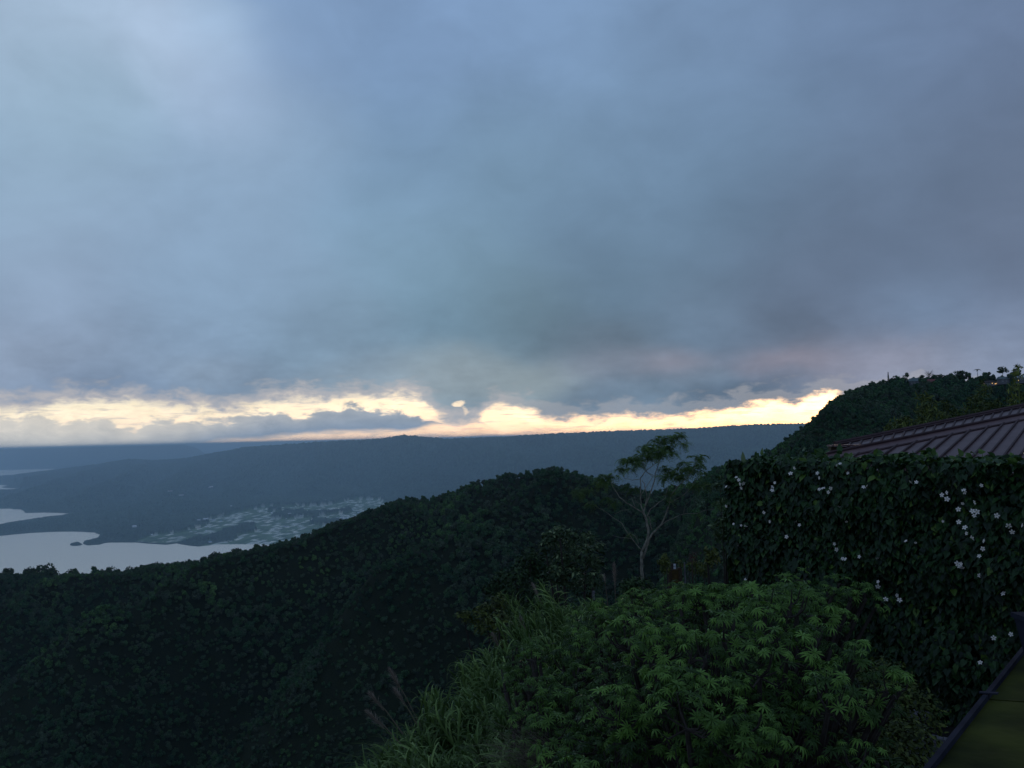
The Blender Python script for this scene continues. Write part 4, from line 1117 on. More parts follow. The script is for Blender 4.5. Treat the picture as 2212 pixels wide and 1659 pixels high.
# ------------------------------------------------------------------ wooden gate, posts, notice board
YG = 28.0
gb = at(*c6(650, 900), YG)
gate = thing('wooden_gate', 'brown woven bamboo gate panel beside thin fence posts', 'gate', (gb.x, gb.y, gb.z - 1.2))
def bx(mb, x0, y0, x1, y1, Y, th, conv=c6):
    a = at(*conv(x0, y1), Y); b = at(*conv(x1, y0), Y)
    mb.box(((a.x + b.x) / 2, Y, (a.z + b.z) / 2), ((b.x - a.x) / 2, 0, 0), (0, th, 0), (0, 0, (b.z - a.z) / 2))
mb = MB(); bx(mb, 575, 745, 725, 1000, YG, 0.03); mb.build('panel', M_BAMB, gate)
for x0, x1, y0 in ((525, 572, 700), (727, 745, 690)):
    mb = MB(); bx(mb, x0, y0, x1, 1400, YG, 0.06); mb.build('post', M_WOOD, gate)
mb = MB(); bx(mb, 573, 722, 726, 744, YG, 0.04); mb.build('rail', M_WOOD, gate)
for x, w, y0, lean, mt, lb in ((775, 14, 720, 5, M_WOOD, 'short brown fence post just right of the gate'), (838, 15, 590, -18, M_CONC, 'pale grey weathered fence post right of the gate'), (985, 11, 560, -15, M_WOOD, 'tallest thin brown fence post under the reddish shrub')):
    a = at(*c6(x - lean, 1400), YG - 0.3); b = at(*c6(x + lean * 0.3, y0), YG - 0.3); k = 0.04964 / FPX * YG
    mb = MB(); mb.tube([a, a.lerp(b, .5) + Vector((.01, 0, 0)), b], [w * k, w * k * .95, w * k * .8], 8); o = mb.build('fence_post', mt)
    tag(o, lb, 'fence post', 'fence posts by the gate')
a = at(*c6(590, 760), YG + 0.4)
sg = thing('notice_board', 'small white board on a dark frame above the bamboo gate', 'sign', (a.x, a.y, a.z - 1.5))
mb = MB(); bx(mb, 568, 612, 604, 1000, YG + 0.4, 0.03); mb.build('post', M_DBARK, sg)
mb = MB(); bx(mb, 612, 616, 655, 664, YG + 0.4, 0.015); mb.build('panel', M_SIGN, sg)
mb = MB(); bx(mb, 612, 671, 659, 718, YG + 0.4, 0.015); mb.build('panel', M_SIGN, sg)
mb = MB(); bx(mb, 605, 664.5, 660, 670.5, YG + 0.4, 0.02); mb.build('crossbar', M_DBARK, sg)
# short pale pipe standing among the reeds
a = at(593.5, 591, 15.5); b = at(593.5, 596, 15.5)
mb = MB(); mb.tube([b - Vector((0, 0, 0.9)), a], [0.022, 0.022], 8); tag(mb.build('pipe_stub', M_CONC), 'short pale upright pipe between the reeds and the round dark bush', 'pipe')

# ------------------------------------------------------------------ flowering hedge
HA = Vector((2.78, 12.0, 0)); HB = Vector((6.2, 6.25, 0))
hd = (HB - HA).normalized(); hn = Vector((hd.y, -hd.x, 0))
if hn.y > 0: hn = -hn                       # outward normal of the face we see
HZ0, TH = EYE.z - 2.95, 0.9
topz_L = at(728, 460, 12.0).z; topz_R = at(1024, 464, 8.5).z
hl = (HB - HA).length
hedge = thing('flowering_hedge', 'tall box shaped hedge of dark vine leaves dotted with white flowers', 'hedge', (HA.x + hd.x * 3, HA.y + hd.y * 3, HZ0))
core = MB()
def hp(s, d, z): return HA + hd * s - hn * d + Vector((0, 0, z))
ztop = lambda s: topz_L + (topz_R - topz_L) * min(max(s / 4.0, 0), 1.6) - 0.0
core.add([hp(0.22, 0.16, HZ0), hp(hl, 0.16, HZ0), hp(hl, TH, HZ0), hp(0.22, TH, HZ0), hp(0.22, 0.16, ztop(0) - .14), hp(hl, 0.16, ztop(hl) - .14), hp(hl, TH, ztop(hl) - .14), hp(0.22, TH, ztop(0) - .14)],
         [(0, 1, 5, 4), (1, 2, 6, 5), (2, 3, 7, 6), (3, 0, 4, 7), (4, 5, 6, 7), (0, 3, 2, 1)])
core.build('branches', M_UNDER, hedge)
HT = leaf_oval(1.0, 0.85, 0.3, True)
vb = MB()
n = 18000
s_ = rng.random(n) * hl; zt = np.array([ztop(v) for v in s_]); zz_ = HZ0 + rng.random(n) * (zt - HZ0)
lump = (fbm(s_ * 1.6 + 3, (zz_ - HZ0) * 1.9 + 7, 3) - 0.5) * 0.5
dd = -lump + 0.05 * rng.random(n) - 0.02
pos = np.stack([HA.x + hd.x * s_ - hn.x * dd, HA.y + hd.y * s_ - hn.y * dd, zz_], 1)
dn = np.stack([0.75 * hn.x + 0 * s_, 0.75 * hn.y + 0 * s_, 0.55 + 0 * s_], 1) + rng.normal(size=(n, 3)) * 0.38
def hang(dn):   # frame with y axis (leaf tip) hanging down
    z = dn / np.linalg.norm(dn, axis=1, keepdims=True)
    tip = np.tile((0, 0, -1.0), (len(z), 1)) + rng.normal(size=(len(z), 3)) * 0.35
    y = tip - z * np.sum(tip * z, axis=1, keepdims=True); y /= np.linalg.norm(y, axis=1, keepdims=True)
    x = np.cross(y, z); return np.stack([x, y, z], axis=2)
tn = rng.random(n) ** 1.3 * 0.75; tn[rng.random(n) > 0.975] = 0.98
vb.scatter(HT, hang(dn), pos, 0.055 + 0.045 * rng.random(n), tn)
n = 4200   # top
s_ = rng.random(n) * hl; d_ = rng.random(n) * TH; zt = np.array([ztop(v) for v in s_]) + (fbm(s_ * 2.4, d_ * 2 + 3, 3) - 0.5) * 0.18 - 0.02
pos = np.stack([HA.x + hd.x * s_ - hn.x * d_, HA.y + hd.y * s_ - hn.y * d_, zt], 1)
dn = np.tile((0, 0, 1.0), (n, 1)) + np.array((hn.x, hn.y, 0)) * 0.3 + rng.normal(size=(n, 3)) * 0.45
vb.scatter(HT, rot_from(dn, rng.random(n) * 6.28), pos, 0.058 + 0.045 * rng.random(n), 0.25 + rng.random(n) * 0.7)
n = 2400   # left end
d_ = rng.random(n) * TH; zz_ = HZ0 + rng.random(n) * (ztop(0) - HZ0); so_ = (fbm(d_ * 2 + 1, (zz_ - HZ0) * 1.7, 3) - 0.5) * 0.42
pos = np.stack([HA.x - hd.x * so_ - hn.x * d_, HA.y - hd.y * so_ - hn.y * d_, zz_], 1)
dn = np.tile((-hd.x, -hd.y, 0.6), (n, 1)) + rng.normal(size=(n, 3)) * 0.4
vb.scatter(HT, hang(dn), pos, 0.075 + 0.05 * rng.random(n), 0.15 + rng.random(n) * 0.75)
# loose shoots on top
for k in range(46):
    s0 = random.random() * hl; d0 = random.random() * 0.6; p = hp(s0, d0, ztop(s0) + 0.02); L_ = random.uniform(0.02, 0.10)
    for q_ in range(4):
        pp = p + Vector((random.uniform(-.05, .05), random.uniform(-.05, .05), L_ * q_ / 3))
        vb.scatter(HT, rot_from(rand_dirs(1, 0.8), np.array([random.random() * 6])), np.array([tuple(pp)]), np.array([0.07 + 0.03 * random.random()]), np.array([0.5 + 0.45 * random.random()]))
vb.build('leaves', M_VINE, hedge)
# one big upright pale leaf sprouting above the top
pp = at(743.5, 463, 11.9); mb = MB()
lf = leaf_oval(1.0, 0.42, -0.12)
mb.scatter(lf, np.array([[[1, 0, 0], [0, 0.25, -0.97], [0, 0.97, 0.25]]]), np.array([tuple(pp)]), np.array([0.15]), np.array([0.7])); 
mb.scatter(lf, np.array([[[0.8, -0.5, 0.2], [0.2, 0.4, -0.9], [0.5, 0.8, 0.3]]]), np.array([tuple(pp + Vector((.03, 0, 0)))]), np.array([0.10]), np.array([0.7]))
mb.build('shoot', M_PALE, hedge)

# flowers: five petals round a throat
def flower_T():
    parts = []
    for k in range(5):
        a = 2 * math.pi * k / 5
        V_ = [(0.12, -0.10, 0), (0.12, 0.10, 0), (0.60, 0.34, 0.10), (0.60, -0.34, 0.10), (0.98, 0.22, 0.02), (0.98, -0.22, 0.02), (0.62, 0.0, 0.05), (1.05, 0.0, -0.02)]
        parts.append(xform((V_, [(0, 6, 2, 1), (0, 3, 6, 6)][:1] + [(3, 5, 7, 6), (6, 7, 4, 2)], [(0, 3, 6)]), Matrix.Rotation(a, 4, 'Z')))
    return join_T(parts)
FT = flower_T()
def c3(x, y): return 690.2 + 0.1509 * x, 345.1 + 0.1509 * y
def c6b(x, y): return 627.5 + 0.1793 * x, 564.7 + 0.1793 * y
fl = [c3(*p) for p in [(690, 815), (665, 850), (842, 848), (855, 880), (305, 875), (322, 893), (330, 920), (352, 918), (338, 948), (238, 937), (545, 940), (543, 962), (560, 912), (880, 948), (932, 950), (915, 975), (855, 955),
      (1148, 940), (1168, 938), (1460, 907), (1498, 908), (993, 785), (970, 797), (1045, 848), (238, 1068), (488, 1110), (982, 1078), (1930, 930), (1668, 993), (1700, 978), (1702, 1020), (1812, 960), (1820, 975),
      (1885, 1043), (1777, 1088), (1805, 1050), (1870, 1100), (1900, 1105), (1882, 1130), (1780, 1172), (1820, 1208), (1830, 1248), (1868, 1280), (2033, 1130), (2110, 1198), (2133, 1238), (2200, 1195), (527, 1170),
      (287, 1185), (337, 1195), (368, 1203), (703, 1168), (723, 1192), (1035, 1170), (638, 1270), (313, 1320), (313, 1352), (305, 1405), (955, 1318), (970, 1355), (1428, 1298), (1493, 1310), (1010, 1415),
      (1028, 1418), (1120, 1402), (1240, 1412), (1912, 1335), (1938, 1350), (1915, 1398), (1675, 1168), (1945, 1298), (1770, 1448), (1795, 1450)]]
fl += [c6b(*p) for p in [(657, 85), (1397, 95), (1397, 122), (1503, 172), (1517, 197), (1440, 192), (1962, 60), (2095, 160), (1850, 10), (1866, 16), (2138, 388), (2042, 408), (1967, 545)]]
small = {(560, 912), (855, 955), (970, 797), (993, 785), (1045, 848), (703, 1168), (1035, 1170), (1240, 1412), (313, 1352), (1805, 1050), (1675, 1168), (1945, 1298), (305, 875), (287, 1185), (337, 1195), (1493, 1310)}
small = {tuple(round(v, 2) for v in c3(*p)) for p in small}
def add_flower(p, nrm, size, parent, name='flower', throat=True):
    mb = MB(); R_ = rot_from(np.array([nrm]), np.array([random.random() * 6.28]))
    p = np.array(tuple(p))
    mb.scatter(FT, R_, np.array([p]), np.array([size]), np.array([0.5]))
    f = mb.build(name, M_FLOWER, parent) if parent is not None else mb.build(name, M_FLOWER)
    if throat:
        tb = MB(); z_ = R_[0][:, 2]; tb.tube([p - z_ * size * 0.5, p + z_ * size * 0.03], [size * 0.12, size * 0.2], 6)
        V_ = np.concatenate(tb.v); me_ = mesh_np('throat', V_ - np.array(tuple(f.location if parent is None else parent.location)), [np.concatenate(tb.q), np.concatenate(tb.t)], M_THROAT)
        link('throat', me_, f)
    return f
for (px, py) in fl:
    d = ray(px, py); n2 = Vector((hn.x, hn.y)); off = random.uniform(0.08, 0.18)
    # hit of the view ray with the outer face of the hedge
    k = ((HA.x + hn.x * off) * hn.x + (HA.y + hn.y * off) * hn.y) / (d.x * hn.x + hn.y)
    p = Vector((d.x * k, k, EYE.z + d.z * k))
    sm = (round(px, 2), round(py, 2)) in small
    nn = (hn.x + random.gauss(0, .45), hn.y + random.gauss(0, .4) - 0.2, 0.25 + random.gauss(0, .5))
    add_flower(p, nn, (0.018 if sm else 0.0245) * random.uniform(0.75, 1.15), hedge)

# creamy flowering climber at the hedge's left end
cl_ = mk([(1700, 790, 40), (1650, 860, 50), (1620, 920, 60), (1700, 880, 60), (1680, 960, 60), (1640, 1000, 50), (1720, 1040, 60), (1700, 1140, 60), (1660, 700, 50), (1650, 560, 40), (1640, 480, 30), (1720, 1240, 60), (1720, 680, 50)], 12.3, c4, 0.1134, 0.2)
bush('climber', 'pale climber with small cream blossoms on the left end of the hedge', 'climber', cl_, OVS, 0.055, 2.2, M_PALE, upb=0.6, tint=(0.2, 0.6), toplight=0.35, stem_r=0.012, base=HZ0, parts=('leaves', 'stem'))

# ------------------------------------------------------------------ the house with the brown metal roof
RL, RR = at(826, 460.6, 13.0), at(1024, 419.6, 15.0)
rv = (RR - RL)
capA, capB = RL - rv * 0.02, RL + rv * 1.6
us = Vector((0.70, 1.0, 0.17)).normalized()
hroot = thing('house', 'house with a brown standing seam metal roof behind the hedge', 'house', (capA.x + 3, capA.y + 1.5, HZ0))
rn = rv.cross(us).normalized()
if rn.z < 0: rn = -rn
mb = MB(); Ls = 4.2
a0_, b0_ = capA, capB; a1_, b1_ = capA - us * 1.2, capB - us * 5.4
th = rn * 0.06
mb.add([a0_, b0_, b1_, a1_, a0_ - th, b0_ - th, b1_ - th, a1_ - th], [(0, 1, 2, 3), (7, 6, 5, 4), (3, 2, 6, 7), (0, 3, 7, 4), (1, 5, 6, 2), (0, 4, 5, 1)])
roof = mb.build('roof', M_ROOF, hroot)
mb = MB(); sx = [-0.02, .08, .15, .235, .33, .425, .52, .606, .70, .80, .885, .97, 1.06, 1.15, 1.25, 1.35, 1.45, 1.55]
side = rn.cross(us).normalized()
for f in sx:
    Lk = 1.2 + (5.4 - 1.2) * (f + 0.02) / 1.62; p = RL + rv * f; q_ = p - us * Lk
    mb.box((p + q_) / 2 + rn * 0.018, us * (Lk / 2 - 0.01), side * 0.011, rn * 0.013)
mb.build('seam', M_SEAM, roof)
# ridge cap band
def band(px0, y0a, y0b, px1, y1a, y1b, Y0, Y1, ext=0.6, lift=0.05):
    a = at(px0, y0a, Y0); b = at(px0, y0b, Y0); c = at(px1, y1a, Y1); d = at(px1, y1b, Y1)
    c2_, d2_ = c + (c - a) * ext, d + (d - b) * ext
    return a, b, c2_, d2_
a, b, c, d = band(826, 455, 461.2, 1024, 414.8, 420.2, 13.05, 15.05)
mb = MB(); k = Vector((0, 0.16, 0.0))
mb.add([a + k, b - Vector((0, .08, 0)), d - Vector((0, .08, 0)), c + k, a + k - Vector((0, 0, .15)), b - Vector((0, .08, .1)), d - Vector((0, .08, .1)), c + k - Vector((0, 0, .15))],
       [(0, 1, 2, 3), (4, 7, 6, 5), (1, 5, 6, 2), (0, 3, 7, 4), (0, 4, 5, 1), (3, 2, 6, 7)])
mb.build('ridge_cap', M_ROOF, hroot)
mb = MB()
for u0, v0 in ((a + k, c + k), (b - Vector((0, .08, 0)), d - Vector((0, .08, 0)))):
    mb.tube([u0 + Vector((0, -.01, .012)), v0 + Vector((0, -.01, .012))], [0.022, 0.022], 6)
mb.build('cap_edge', M_SEAM, hroot)
# upper roof plane beyond the cap
ua, ub = at(829, 456, 13.5), at(1024, 415.5, 15.5); ub = ub + (ub - ua) * 0.6
ta, tb_ = at(835, 445.2, 15.2), at(1024 + 6, 405.4, 17.2); tb_ = tb_ + (tb_ - ta) * 0.6
un = (ub - ua).cross(ta - ua).normalized(); 
if un.z < 0: un = -un
mb = MB(); th = un * 0.05
mb.add([ua, ub, tb_, ta, ua - th, ub - th, tb_ - th, ta - th], [(0, 1, 2, 3), (7, 6, 5, 4), (1, 5, 6, 2), (0, 3, 7, 4), (0, 4, 5, 1), (3, 2, 6, 7)])
r2 = mb.build('upper_roof', M_ROOF, hroot)
mb = MB()
nS = 31
for i in range(nS):
    f = (i + 0.5) / nS; p = ua + (ub - ua) * f; q_ = ta + (tb_ - ta) * f; dr = (q_ - p).normalized(); sd_ = un.cross(dr).normalized()
    mb.box((p + q_) / 2 + un * 0.015, dr * ((q_ - p).length / 2 - 0.01), sd_ * 0.013, un * 0.015)
mb.build('seam', M_SEAM, r2)
mb = MB(); e = un * 0.03
mb.tube([ta + e, tb_ + e], [0.035, 0.035], 6); mb.build('edge_trim', M_SEAM, hroot)
mb = MB(); q0 = ta + (ua - ta) * 0.20 + un * 0.03; q1 = tb_ + (ub - tb_) * 0.20 + un * 0.03
mb.tube([q0, q1], [0.022, 0.022], 6); mb.build('edge_line', M_SEAM, hroot)
# eaves beam at the left tip
mb = MB(); p = at(829.5, 445.6, 14.0); q_ = at(876, 445.4, 14.4)
mb.box((p + q_) / 2 + Vector((0, 0, 0.0)), (q_ - p) / 2, Vector((0, .12, 0)), Vector((0, 0, .012))); mb.build('gutter', M_ROOF, hroot)
mb = MB(); mb.box((p + q_) / 2 - Vector((0, -0.02, 0.066)), (q_ - p) / 2 * 0.98, Vector((0, .06, 0)), Vector((0, 0, .048))); mb.build('fascia', M_WOOD, hroot)
# walls
wz = min(a1_.z, b1_.z) - 0.05
c0 = capA + rv * 0.15 - us * 3.0 + Vector((0.8, 0, 0)); 
mb = MB(); cx_, cy_ = (capA + capB) / 2 - us * 1.0, None
cen = Vector((cx_.x + 0.6, cx_.y + 0.4, (HZ0 + wz) / 2))
mb.box(cen, rv.normalized() * (rv.length * 0.62), Vector((-rv.y, rv.x, 0)).normalized() * 1.6, Vector((0, 0, (wz - HZ0) / 2 - 0.45)))
mb.build('wall', M_WALL, hroot)

# ------------------------------------------------------------------ large palmate shrubs in front
def leaf_sz(n, leaf): return leaf * (0.42 + 0.85 * rng.random(n) ** 1.2)
def palm_shrub(label, blobs, leaf=0.16, dens=26.0, tint=(0.0, 1.0), group='palmate leaved shrubs'):
    """blobs: (px, py, Y, rx, rz) shells carrying rosettes of palmate leaves on forking stems"""
    cs = [(at(x, y, Y), rx, rz) for (x, y, Y, rx, rz) in blobs]
    low = min(c.z - rz for c, rx, rz in cs)
    cx = sum(c.x for c, _, _ in cs) / len(cs); cy = sum(c.y for c, _, _ in cs) / len(cs)
    g = float(near_h(np.array([cx / cy]), np.array([cy]))[0]) + EYE.z
    o = thing('palmate_shrub', label, 'shrub', (cx, cy, min(g, low)), group)
    cb = MB(); sb = MB(); root = Vector((cx, cy, min(g, low) - 0.1))
    sub = []
    for c, rx, rz in cs:
        sub.append((c - Vector((0, 0, rz * .25)), rx * 0.85, rz * 0.75, 0.85))
        for k in range(10):
            v = rand_dirs(1, 0.5)[0]; v[1] -= 0.3
            sub.append((c + Vector((v[0] * rx * .8, v[1] * rx * .8, v[2] * rz * .85)), rx * random.uniform(.22, .36), rz * random.uniform(.24, .38), 1.45))
    for c, rx, rz, dk in sub:
        n = int(dens * dk * rx * (rx + rz) / (leaf / 0.16) ** 2 * 1.15)
        dr = rand_dirs(n, 0.9); dr[:, 1] -= 0.25; dr /= np.linalg.norm(dr, axis=1, keepdims=True)
        rad = 0.80 + 0.28 * rng.random((n, 1)) ** 0.7
        ps = np.array(tuple(c)) + dr * rad * np.array((rx, rx, rz))
        nrm = dr * 0.5 + np.array((0, -0.1, 0.75)) + rng.normal(size=(n, 3)) * 0.22
        pk = rng.integers(0, 4, n)
        a_ = np.clip(tint[0] + (tint[1] - tint[0]) * ((0.0 if dk < 1 else 0.25) + 0.45 * rng.random(n) + 0.35 * (rad[:, 0] > 0.98) * (dk > 1)), 0, 1)  # outer leaves lighter, inner darker: lit tops and shaded gaps put into tint
        lf_ = leaf_sz(n, leaf)
        for v in range(4):
            mset = pk == v
            cb.scatter(PALM_T[v], rot_from(nrm[mset], rng.random(mset.sum()) * 6.28), ps[mset], lf_[mset], a_[mset])
        for i in range(0, n, 4):
            e = Vector(ps[i]); m_ = Vector(tuple(c)) - Vector((0, 0, rz * 0.4)); sb.tube([m_, m_.lerp(e, 0.6) - Vector((0, 0, 0.05)), e], [0.007, 0.005, 0.003], 5)
        sb.tube([root + Vector((random.uniform(-.1, .1), random.uniform(-.1, .1), 0)), root.lerp(c, 0.55) + Vector((random.uniform(-.1, .1), 0, 0)), Vector(c) - Vector((0, 0, rz * .4))], [0.04, 0.028, 0.014], 6)
    cb.build('leaves', M_PALM, o, True); sb.build('stems', M_DBARK, o)
    return o
palm_shrub('largest palmate leaved shrub, filling the bottom middle below the hedge',
   [(640, 700, 6.4, .62, .50), (720, 680, 6.2, .60, .50), (790, 650, 6.6, .55, .45), (690, 760, 5.6, .60, .50), (770, 740, 5.6, .55, .45), (620, 770, 5.8, .55, .45), (850, 700, 6.0, .38, .36), (705, 640, 7.4, .60, .38), (785, 628, 7.6, .50, .30)], 0.064, 37)
palm_shrub('upper palmate shrub reaching up against the hedge and its left corner',
   [(690, 607, 9.6, .55, .24), (740, 600, 9.4, .50, .24), (655, 622, 9.2, .55, .28), (800, 597, 8.9, .45, .24), (842, 600, 8.6, .32, .22), (610, 642, 9.0, .50, .32), (725, 622, 8.8, .55, .30), (780, 620, 8.4, .5, .3)], 0.056, 37)
palm_shrub('lower left palmate shrub between the reeds and the biggest shrub',
   [(575, 662, 8.2, .50, .34), (540, 690, 8.4, .38, .28), (590, 705, 7.6, .55, .40), (560, 735, 7.4, .40, .34), (525, 662, 9.0, .28, .22), (600, 760, 6.8, .55, .45), (560, 790, 6.8, .50, .40)], 0.058, 36, (0, 0.85))
palm_shrub('dim small palmate plant at the bottom beside the paved step',
   [(893, 775, 5.6, .22, .16), (872, 790, 5.4, .25, .2)], 0.14, 44, (0.1, 0.7))
palm_shrub('far palmate shrub behind, next to the round dark bush',
   [(612, 618, 11.5, .45, .22), (645, 603, 12.0, .40, .2), (590, 630, 11.0, .40, .22)], 0.08, 34, (0, 0.9))
# low dark bush right of the big shrub
bush('low_bush', 'low dark fine leaved bush between the big shrub and the paved step', 'shrub',
     [(*tuple(at(x, y, Y)), r) for x, y, Y, r in ((880, 690, 7.6, .30), (905, 715, 7.2, .28), (870, 730, 7.0, .34), (900, 750, 6.6, .28), (850, 760, 6.4, .34), (885, 775, 6.2, .25))],
     OVS, 0.045, 2.2, M_OLIVE, tint=(0.0, 0.55), stem_r=0.015)

# ------------------------------------------------------------------ reeds and plumes
def blade(L_, w, ang, curl, seg=7):
    V_ = []; y = 0; z_ = 0; a = ang
    for k in range(seg + 1):
        f = k / seg; ww = w * (1 - f) ** 0.7 * (0.6 + 0.4 * min(1, f * 4)) / 2
        V_ += [(-ww, y, z_ + ww * 0.4), (0, y, z_), (ww, y, z_ + ww * 0.4)]
        y += L_ / seg * math.cos(a); z_ += L_ / seg * math.sin(a); a -= curl / seg * (0.6 + 1.1 * f)
    Q = []
    for k in range(seg): Q += [(3 * k, 3 * k + 1, 3 * k + 4, 3 * k + 3), (3 * k + 1, 3 * k + 2, 3 * k + 5, 3 * k + 4)]
    return (V_, Q, [])
def cane_T(H, nb, Lb, w):
    parts = []
    for k in range(nb):
        f = k / (nb - 1); side = 0 if k % 2 else math.pi
        M_ = Matrix.Translation((0, 0, H * (0.25 + 0.75 * f))) @ Matrix.Rotation(side + random.uniform(-.5, .5), 4, 'Z')
        parts.append(xform(blade(Lb * random.uniform(.75, 1.1) * (1 - 0.35 * f), w, 1.0 + 0.35 * f, 2.2 + random.uniform(-.4, .5)), M_))
    r = 0.012
    st = ([(r * math.cos(i * 1.57), r * math.sin(i * 1.57), z_) for z_ in (0, H) for i in range(4)], [(i, (i + 1) % 4, 4 + (i + 1) % 4, 4 + i) for i in range(4)], [])
    parts.append(st); return join_T(parts)
CT = [cane_T(1.35, 15, 0.58, 0.032) for _ in range(4)]
reg = [(388, 778, 9.6, 16, 26), (400, 760, 10.2, 14, 20), (440, 770, 9.2, 24, 30), (515, 715, 9.4, 18, 24), (525, 760, 8.2, 22, 26), (545, 675, 10.6, 16, 18),  # px, py of cane tops, Y, spread px, count
 (400, 772, 10.0, 22, 34), (425, 745, 10.5, 24, 36), (450, 720, 11.0, 26, 40), (480, 700, 11.5, 26, 42), (440, 700, 12.4, 12, 12), (505, 675, 12.0, 22, 34), (478, 668, 12.8, 16, 22),
 (500, 655, 13.2, 16, 20), (470, 760, 9.6, 26, 40), (520, 740, 9.0, 28, 36), (540, 700, 9.6, 26, 30), (420, 765, 9.0, 16, 18), (560, 640, 13.0, 24, 30), (530, 620, 14.0, 20, 22),
 (575, 612, 14.4, 20, 30), (550, 605, 15.0, 18, 22), (600, 606, 14.6, 14, 20), (535, 650, 13.4, 22, 26), (520, 600, 15.5, 8, 5), (545, 588, 15.6, 6, 4), (590, 625, 12.6, 18, 20), (500, 770, 8.6, 24, 26)]
rb = MB()
for (px, py, Y, sp, cnt) in reg:
    for k in range(int(cnt * 1.35)):
        x = px - 6 + random.gauss(0, sp * 0.5); y = py + abs(random.gauss(0, sp * 0.45)); Yk = Y + random.gauss(0, 0.45)
        tp = at(x, y, Yk)
        lean = Vector((-0.32 + random.gauss(0, .2), random.gauss(0, .2) - 0.12, 1)).normalized(); sc_ = random.uniform(0.75, 1.15)
        base_ = tp - lean * 1.35 * sc_
        R_ = rot_from(np.array([tuple(lean)]), np.array([random.gauss(1.5, .6)]))
        rb.scatter(CT[k % 4], R_, np.array([tuple(base_)]), np.array([sc_]), np.array([min(1, max(0, random.gauss(0.55, 0.25)))]))
tag(rb.build('tall_reed_grass', M_REED), 'tall arching blue green reed grass along the edge of the slope', 'reed grass', kind='stuff')
# undergrowth between reeds: fine drooping grass
gb_ = MB(); BL = [blade(1.0, 0.02, 1.2, 2.4, 6), blade(1.0, 0.016, 0.9, 1.9, 6)]
n = 7000
gx = rng.uniform(-1.9, 1.6, n); gy = rng.uniform(6.5, 17.0, n)
okm = (gx / gy > -0.17) & (gx / gy < 0.16); gx, gy = gx[okm], gy[okm]; n = len(gx)
gz_ = near_h(gx / gy, gy) + EYE.z
hgt = np.clip((EYE.z - gz_) * 0.0 + 1.0 + 0.7 * rng.random(n), 0.4, 2.0)
pk = rng.integers(0, 2, n)
for v in range(2):
    s2 = pk == v
    gb_.scatter(BL[v], rot_from(np.tile((0, 0, 1.0), (s2.sum(), 1)) + rng.normal(size=(s2.sum(), 3)) * 0.15, rng.random(s2.sum()) * 6.28), np.stack([gx[s2], gy[s2], gz_[s2] + 0.3 + rng.random(s2.sum())], 1), hgt[s2] * 0.8, rng.random(s2.sum()) * 0.7)
tag(gb_.build('undergrowth', M_REED), 'fine dark grass filling the bank between reeds and shrubs', 'grass', kind='stuff')
# pale dry grass tuft at the bottom
db = MB(); n = 260
c_ = at(560, 775, 6.6); ps = np.array(tuple(c_)) + rng.normal(size=(n, 3)) * np.array((.10, .1, .04))
dirs = np.tile((-0.75, -0.1, 0.55), (n, 1)) + rng.normal(size=(n, 3)) * 0.22
def frame_y(dirs):
    y = dirs / np.linalg.norm(dirs, axis=1, keepdims=True); x = np.cross(y, np.tile((0, 0, 1.0), (len(y), 1))); x /= np.linalg.norm(x, axis=1, keepdims=True); z2 = np.cross(x, y)
    return np.stack([x, y, z2], axis=2)
db.scatter(blade(1.0, 0.012, 0.2, 1.1, 6), frame_y(dirs), ps, 0.35 + 0.3 * rng.random(n), rng.random(n))
tag(db.build('dry_grass_tuft', M_DRY), 'pale dry grass tuft sweeping left at the bottom of the bank', 'grass tuft')

def plume(base, tip, L_, lush, label):
    base, tip = Vector(base), Vector(tip); ax = (tip - base).normalized()
    o = thing('grass_plume', label, 'grass plume', base, 'dry grass plumes over the reeds')
    mb = MB(); mid = base.lerp(tip, .5) + Vector((0, 0, 0.03)); mb.tube([base, mid, tip], [0.008, 0.006, 0.003], 5, 0.6); mb.build('stalk', M_DRY, o)
    hb = MB(); n = int(260 * lush); f = rng.random(n)
    ps = np.array(tuple(tip))[None] - np.array(tuple(ax))[None] * (f[:, None] * L_)
    dirs = np.array(tuple(ax))[None] + rng.normal(size=(n, 3)) * 0.35
    hb.scatter(blade(1.0, 0.05, 0.1, 0.5, 3), frame_y(dirs), ps, 0.08 * (0.5 + 0.8 * np.sin(f * math.pi)), rng.random(n))
    hb.build('seed_head', M_PLUME, o)
for (x0, y0), (x1, y1), Y, L_, lu, lb in [
    ((421, 713), (389, 669), 11.4, 0.28, 1.0, 'uppermost purple brown plume leaning left over the valley'),
    ((420, 716), (394, 689), 11.0, 0.24, 0.6, 'thin short plume just below the uppermost leaning plume'),
    ((403, 720), (369, 693), 10.6, 0.26, 0.8, 'pale plume leaning far left, middle one of the low plumes'),
    ((404, 734), (366, 711), 10.0, 0.28, 0.9, 'lowest and leftmost plume hanging over the valley'),
    ((562, 632), (532, 584), 15.0, 0.26, 1.0, 'straight brown plume rising from the top of the reeds'),
    ((536, 636), (519, 617), 13.6, 0.20, 0.6, 'small plume lying among the upper reeds'),
    ((504, 643), (492, 634), 13.6, 0.22, 1.0, 'bushy brown plume low in front of the olive shrub'),
    ((616, 600), (614, 563), 15.6, 0.42, 2.2, 'full upright pinkish plume left of the foot of the slender tree'),
    ((609, 600), (604, 576), 15.6, 0.14, 0.4, 'thin bare plume stalk beside the full upright plume')]:
    plume(at(x0, y0 + 14, Y), at(x1, y1, Y), L_, lu, lb)

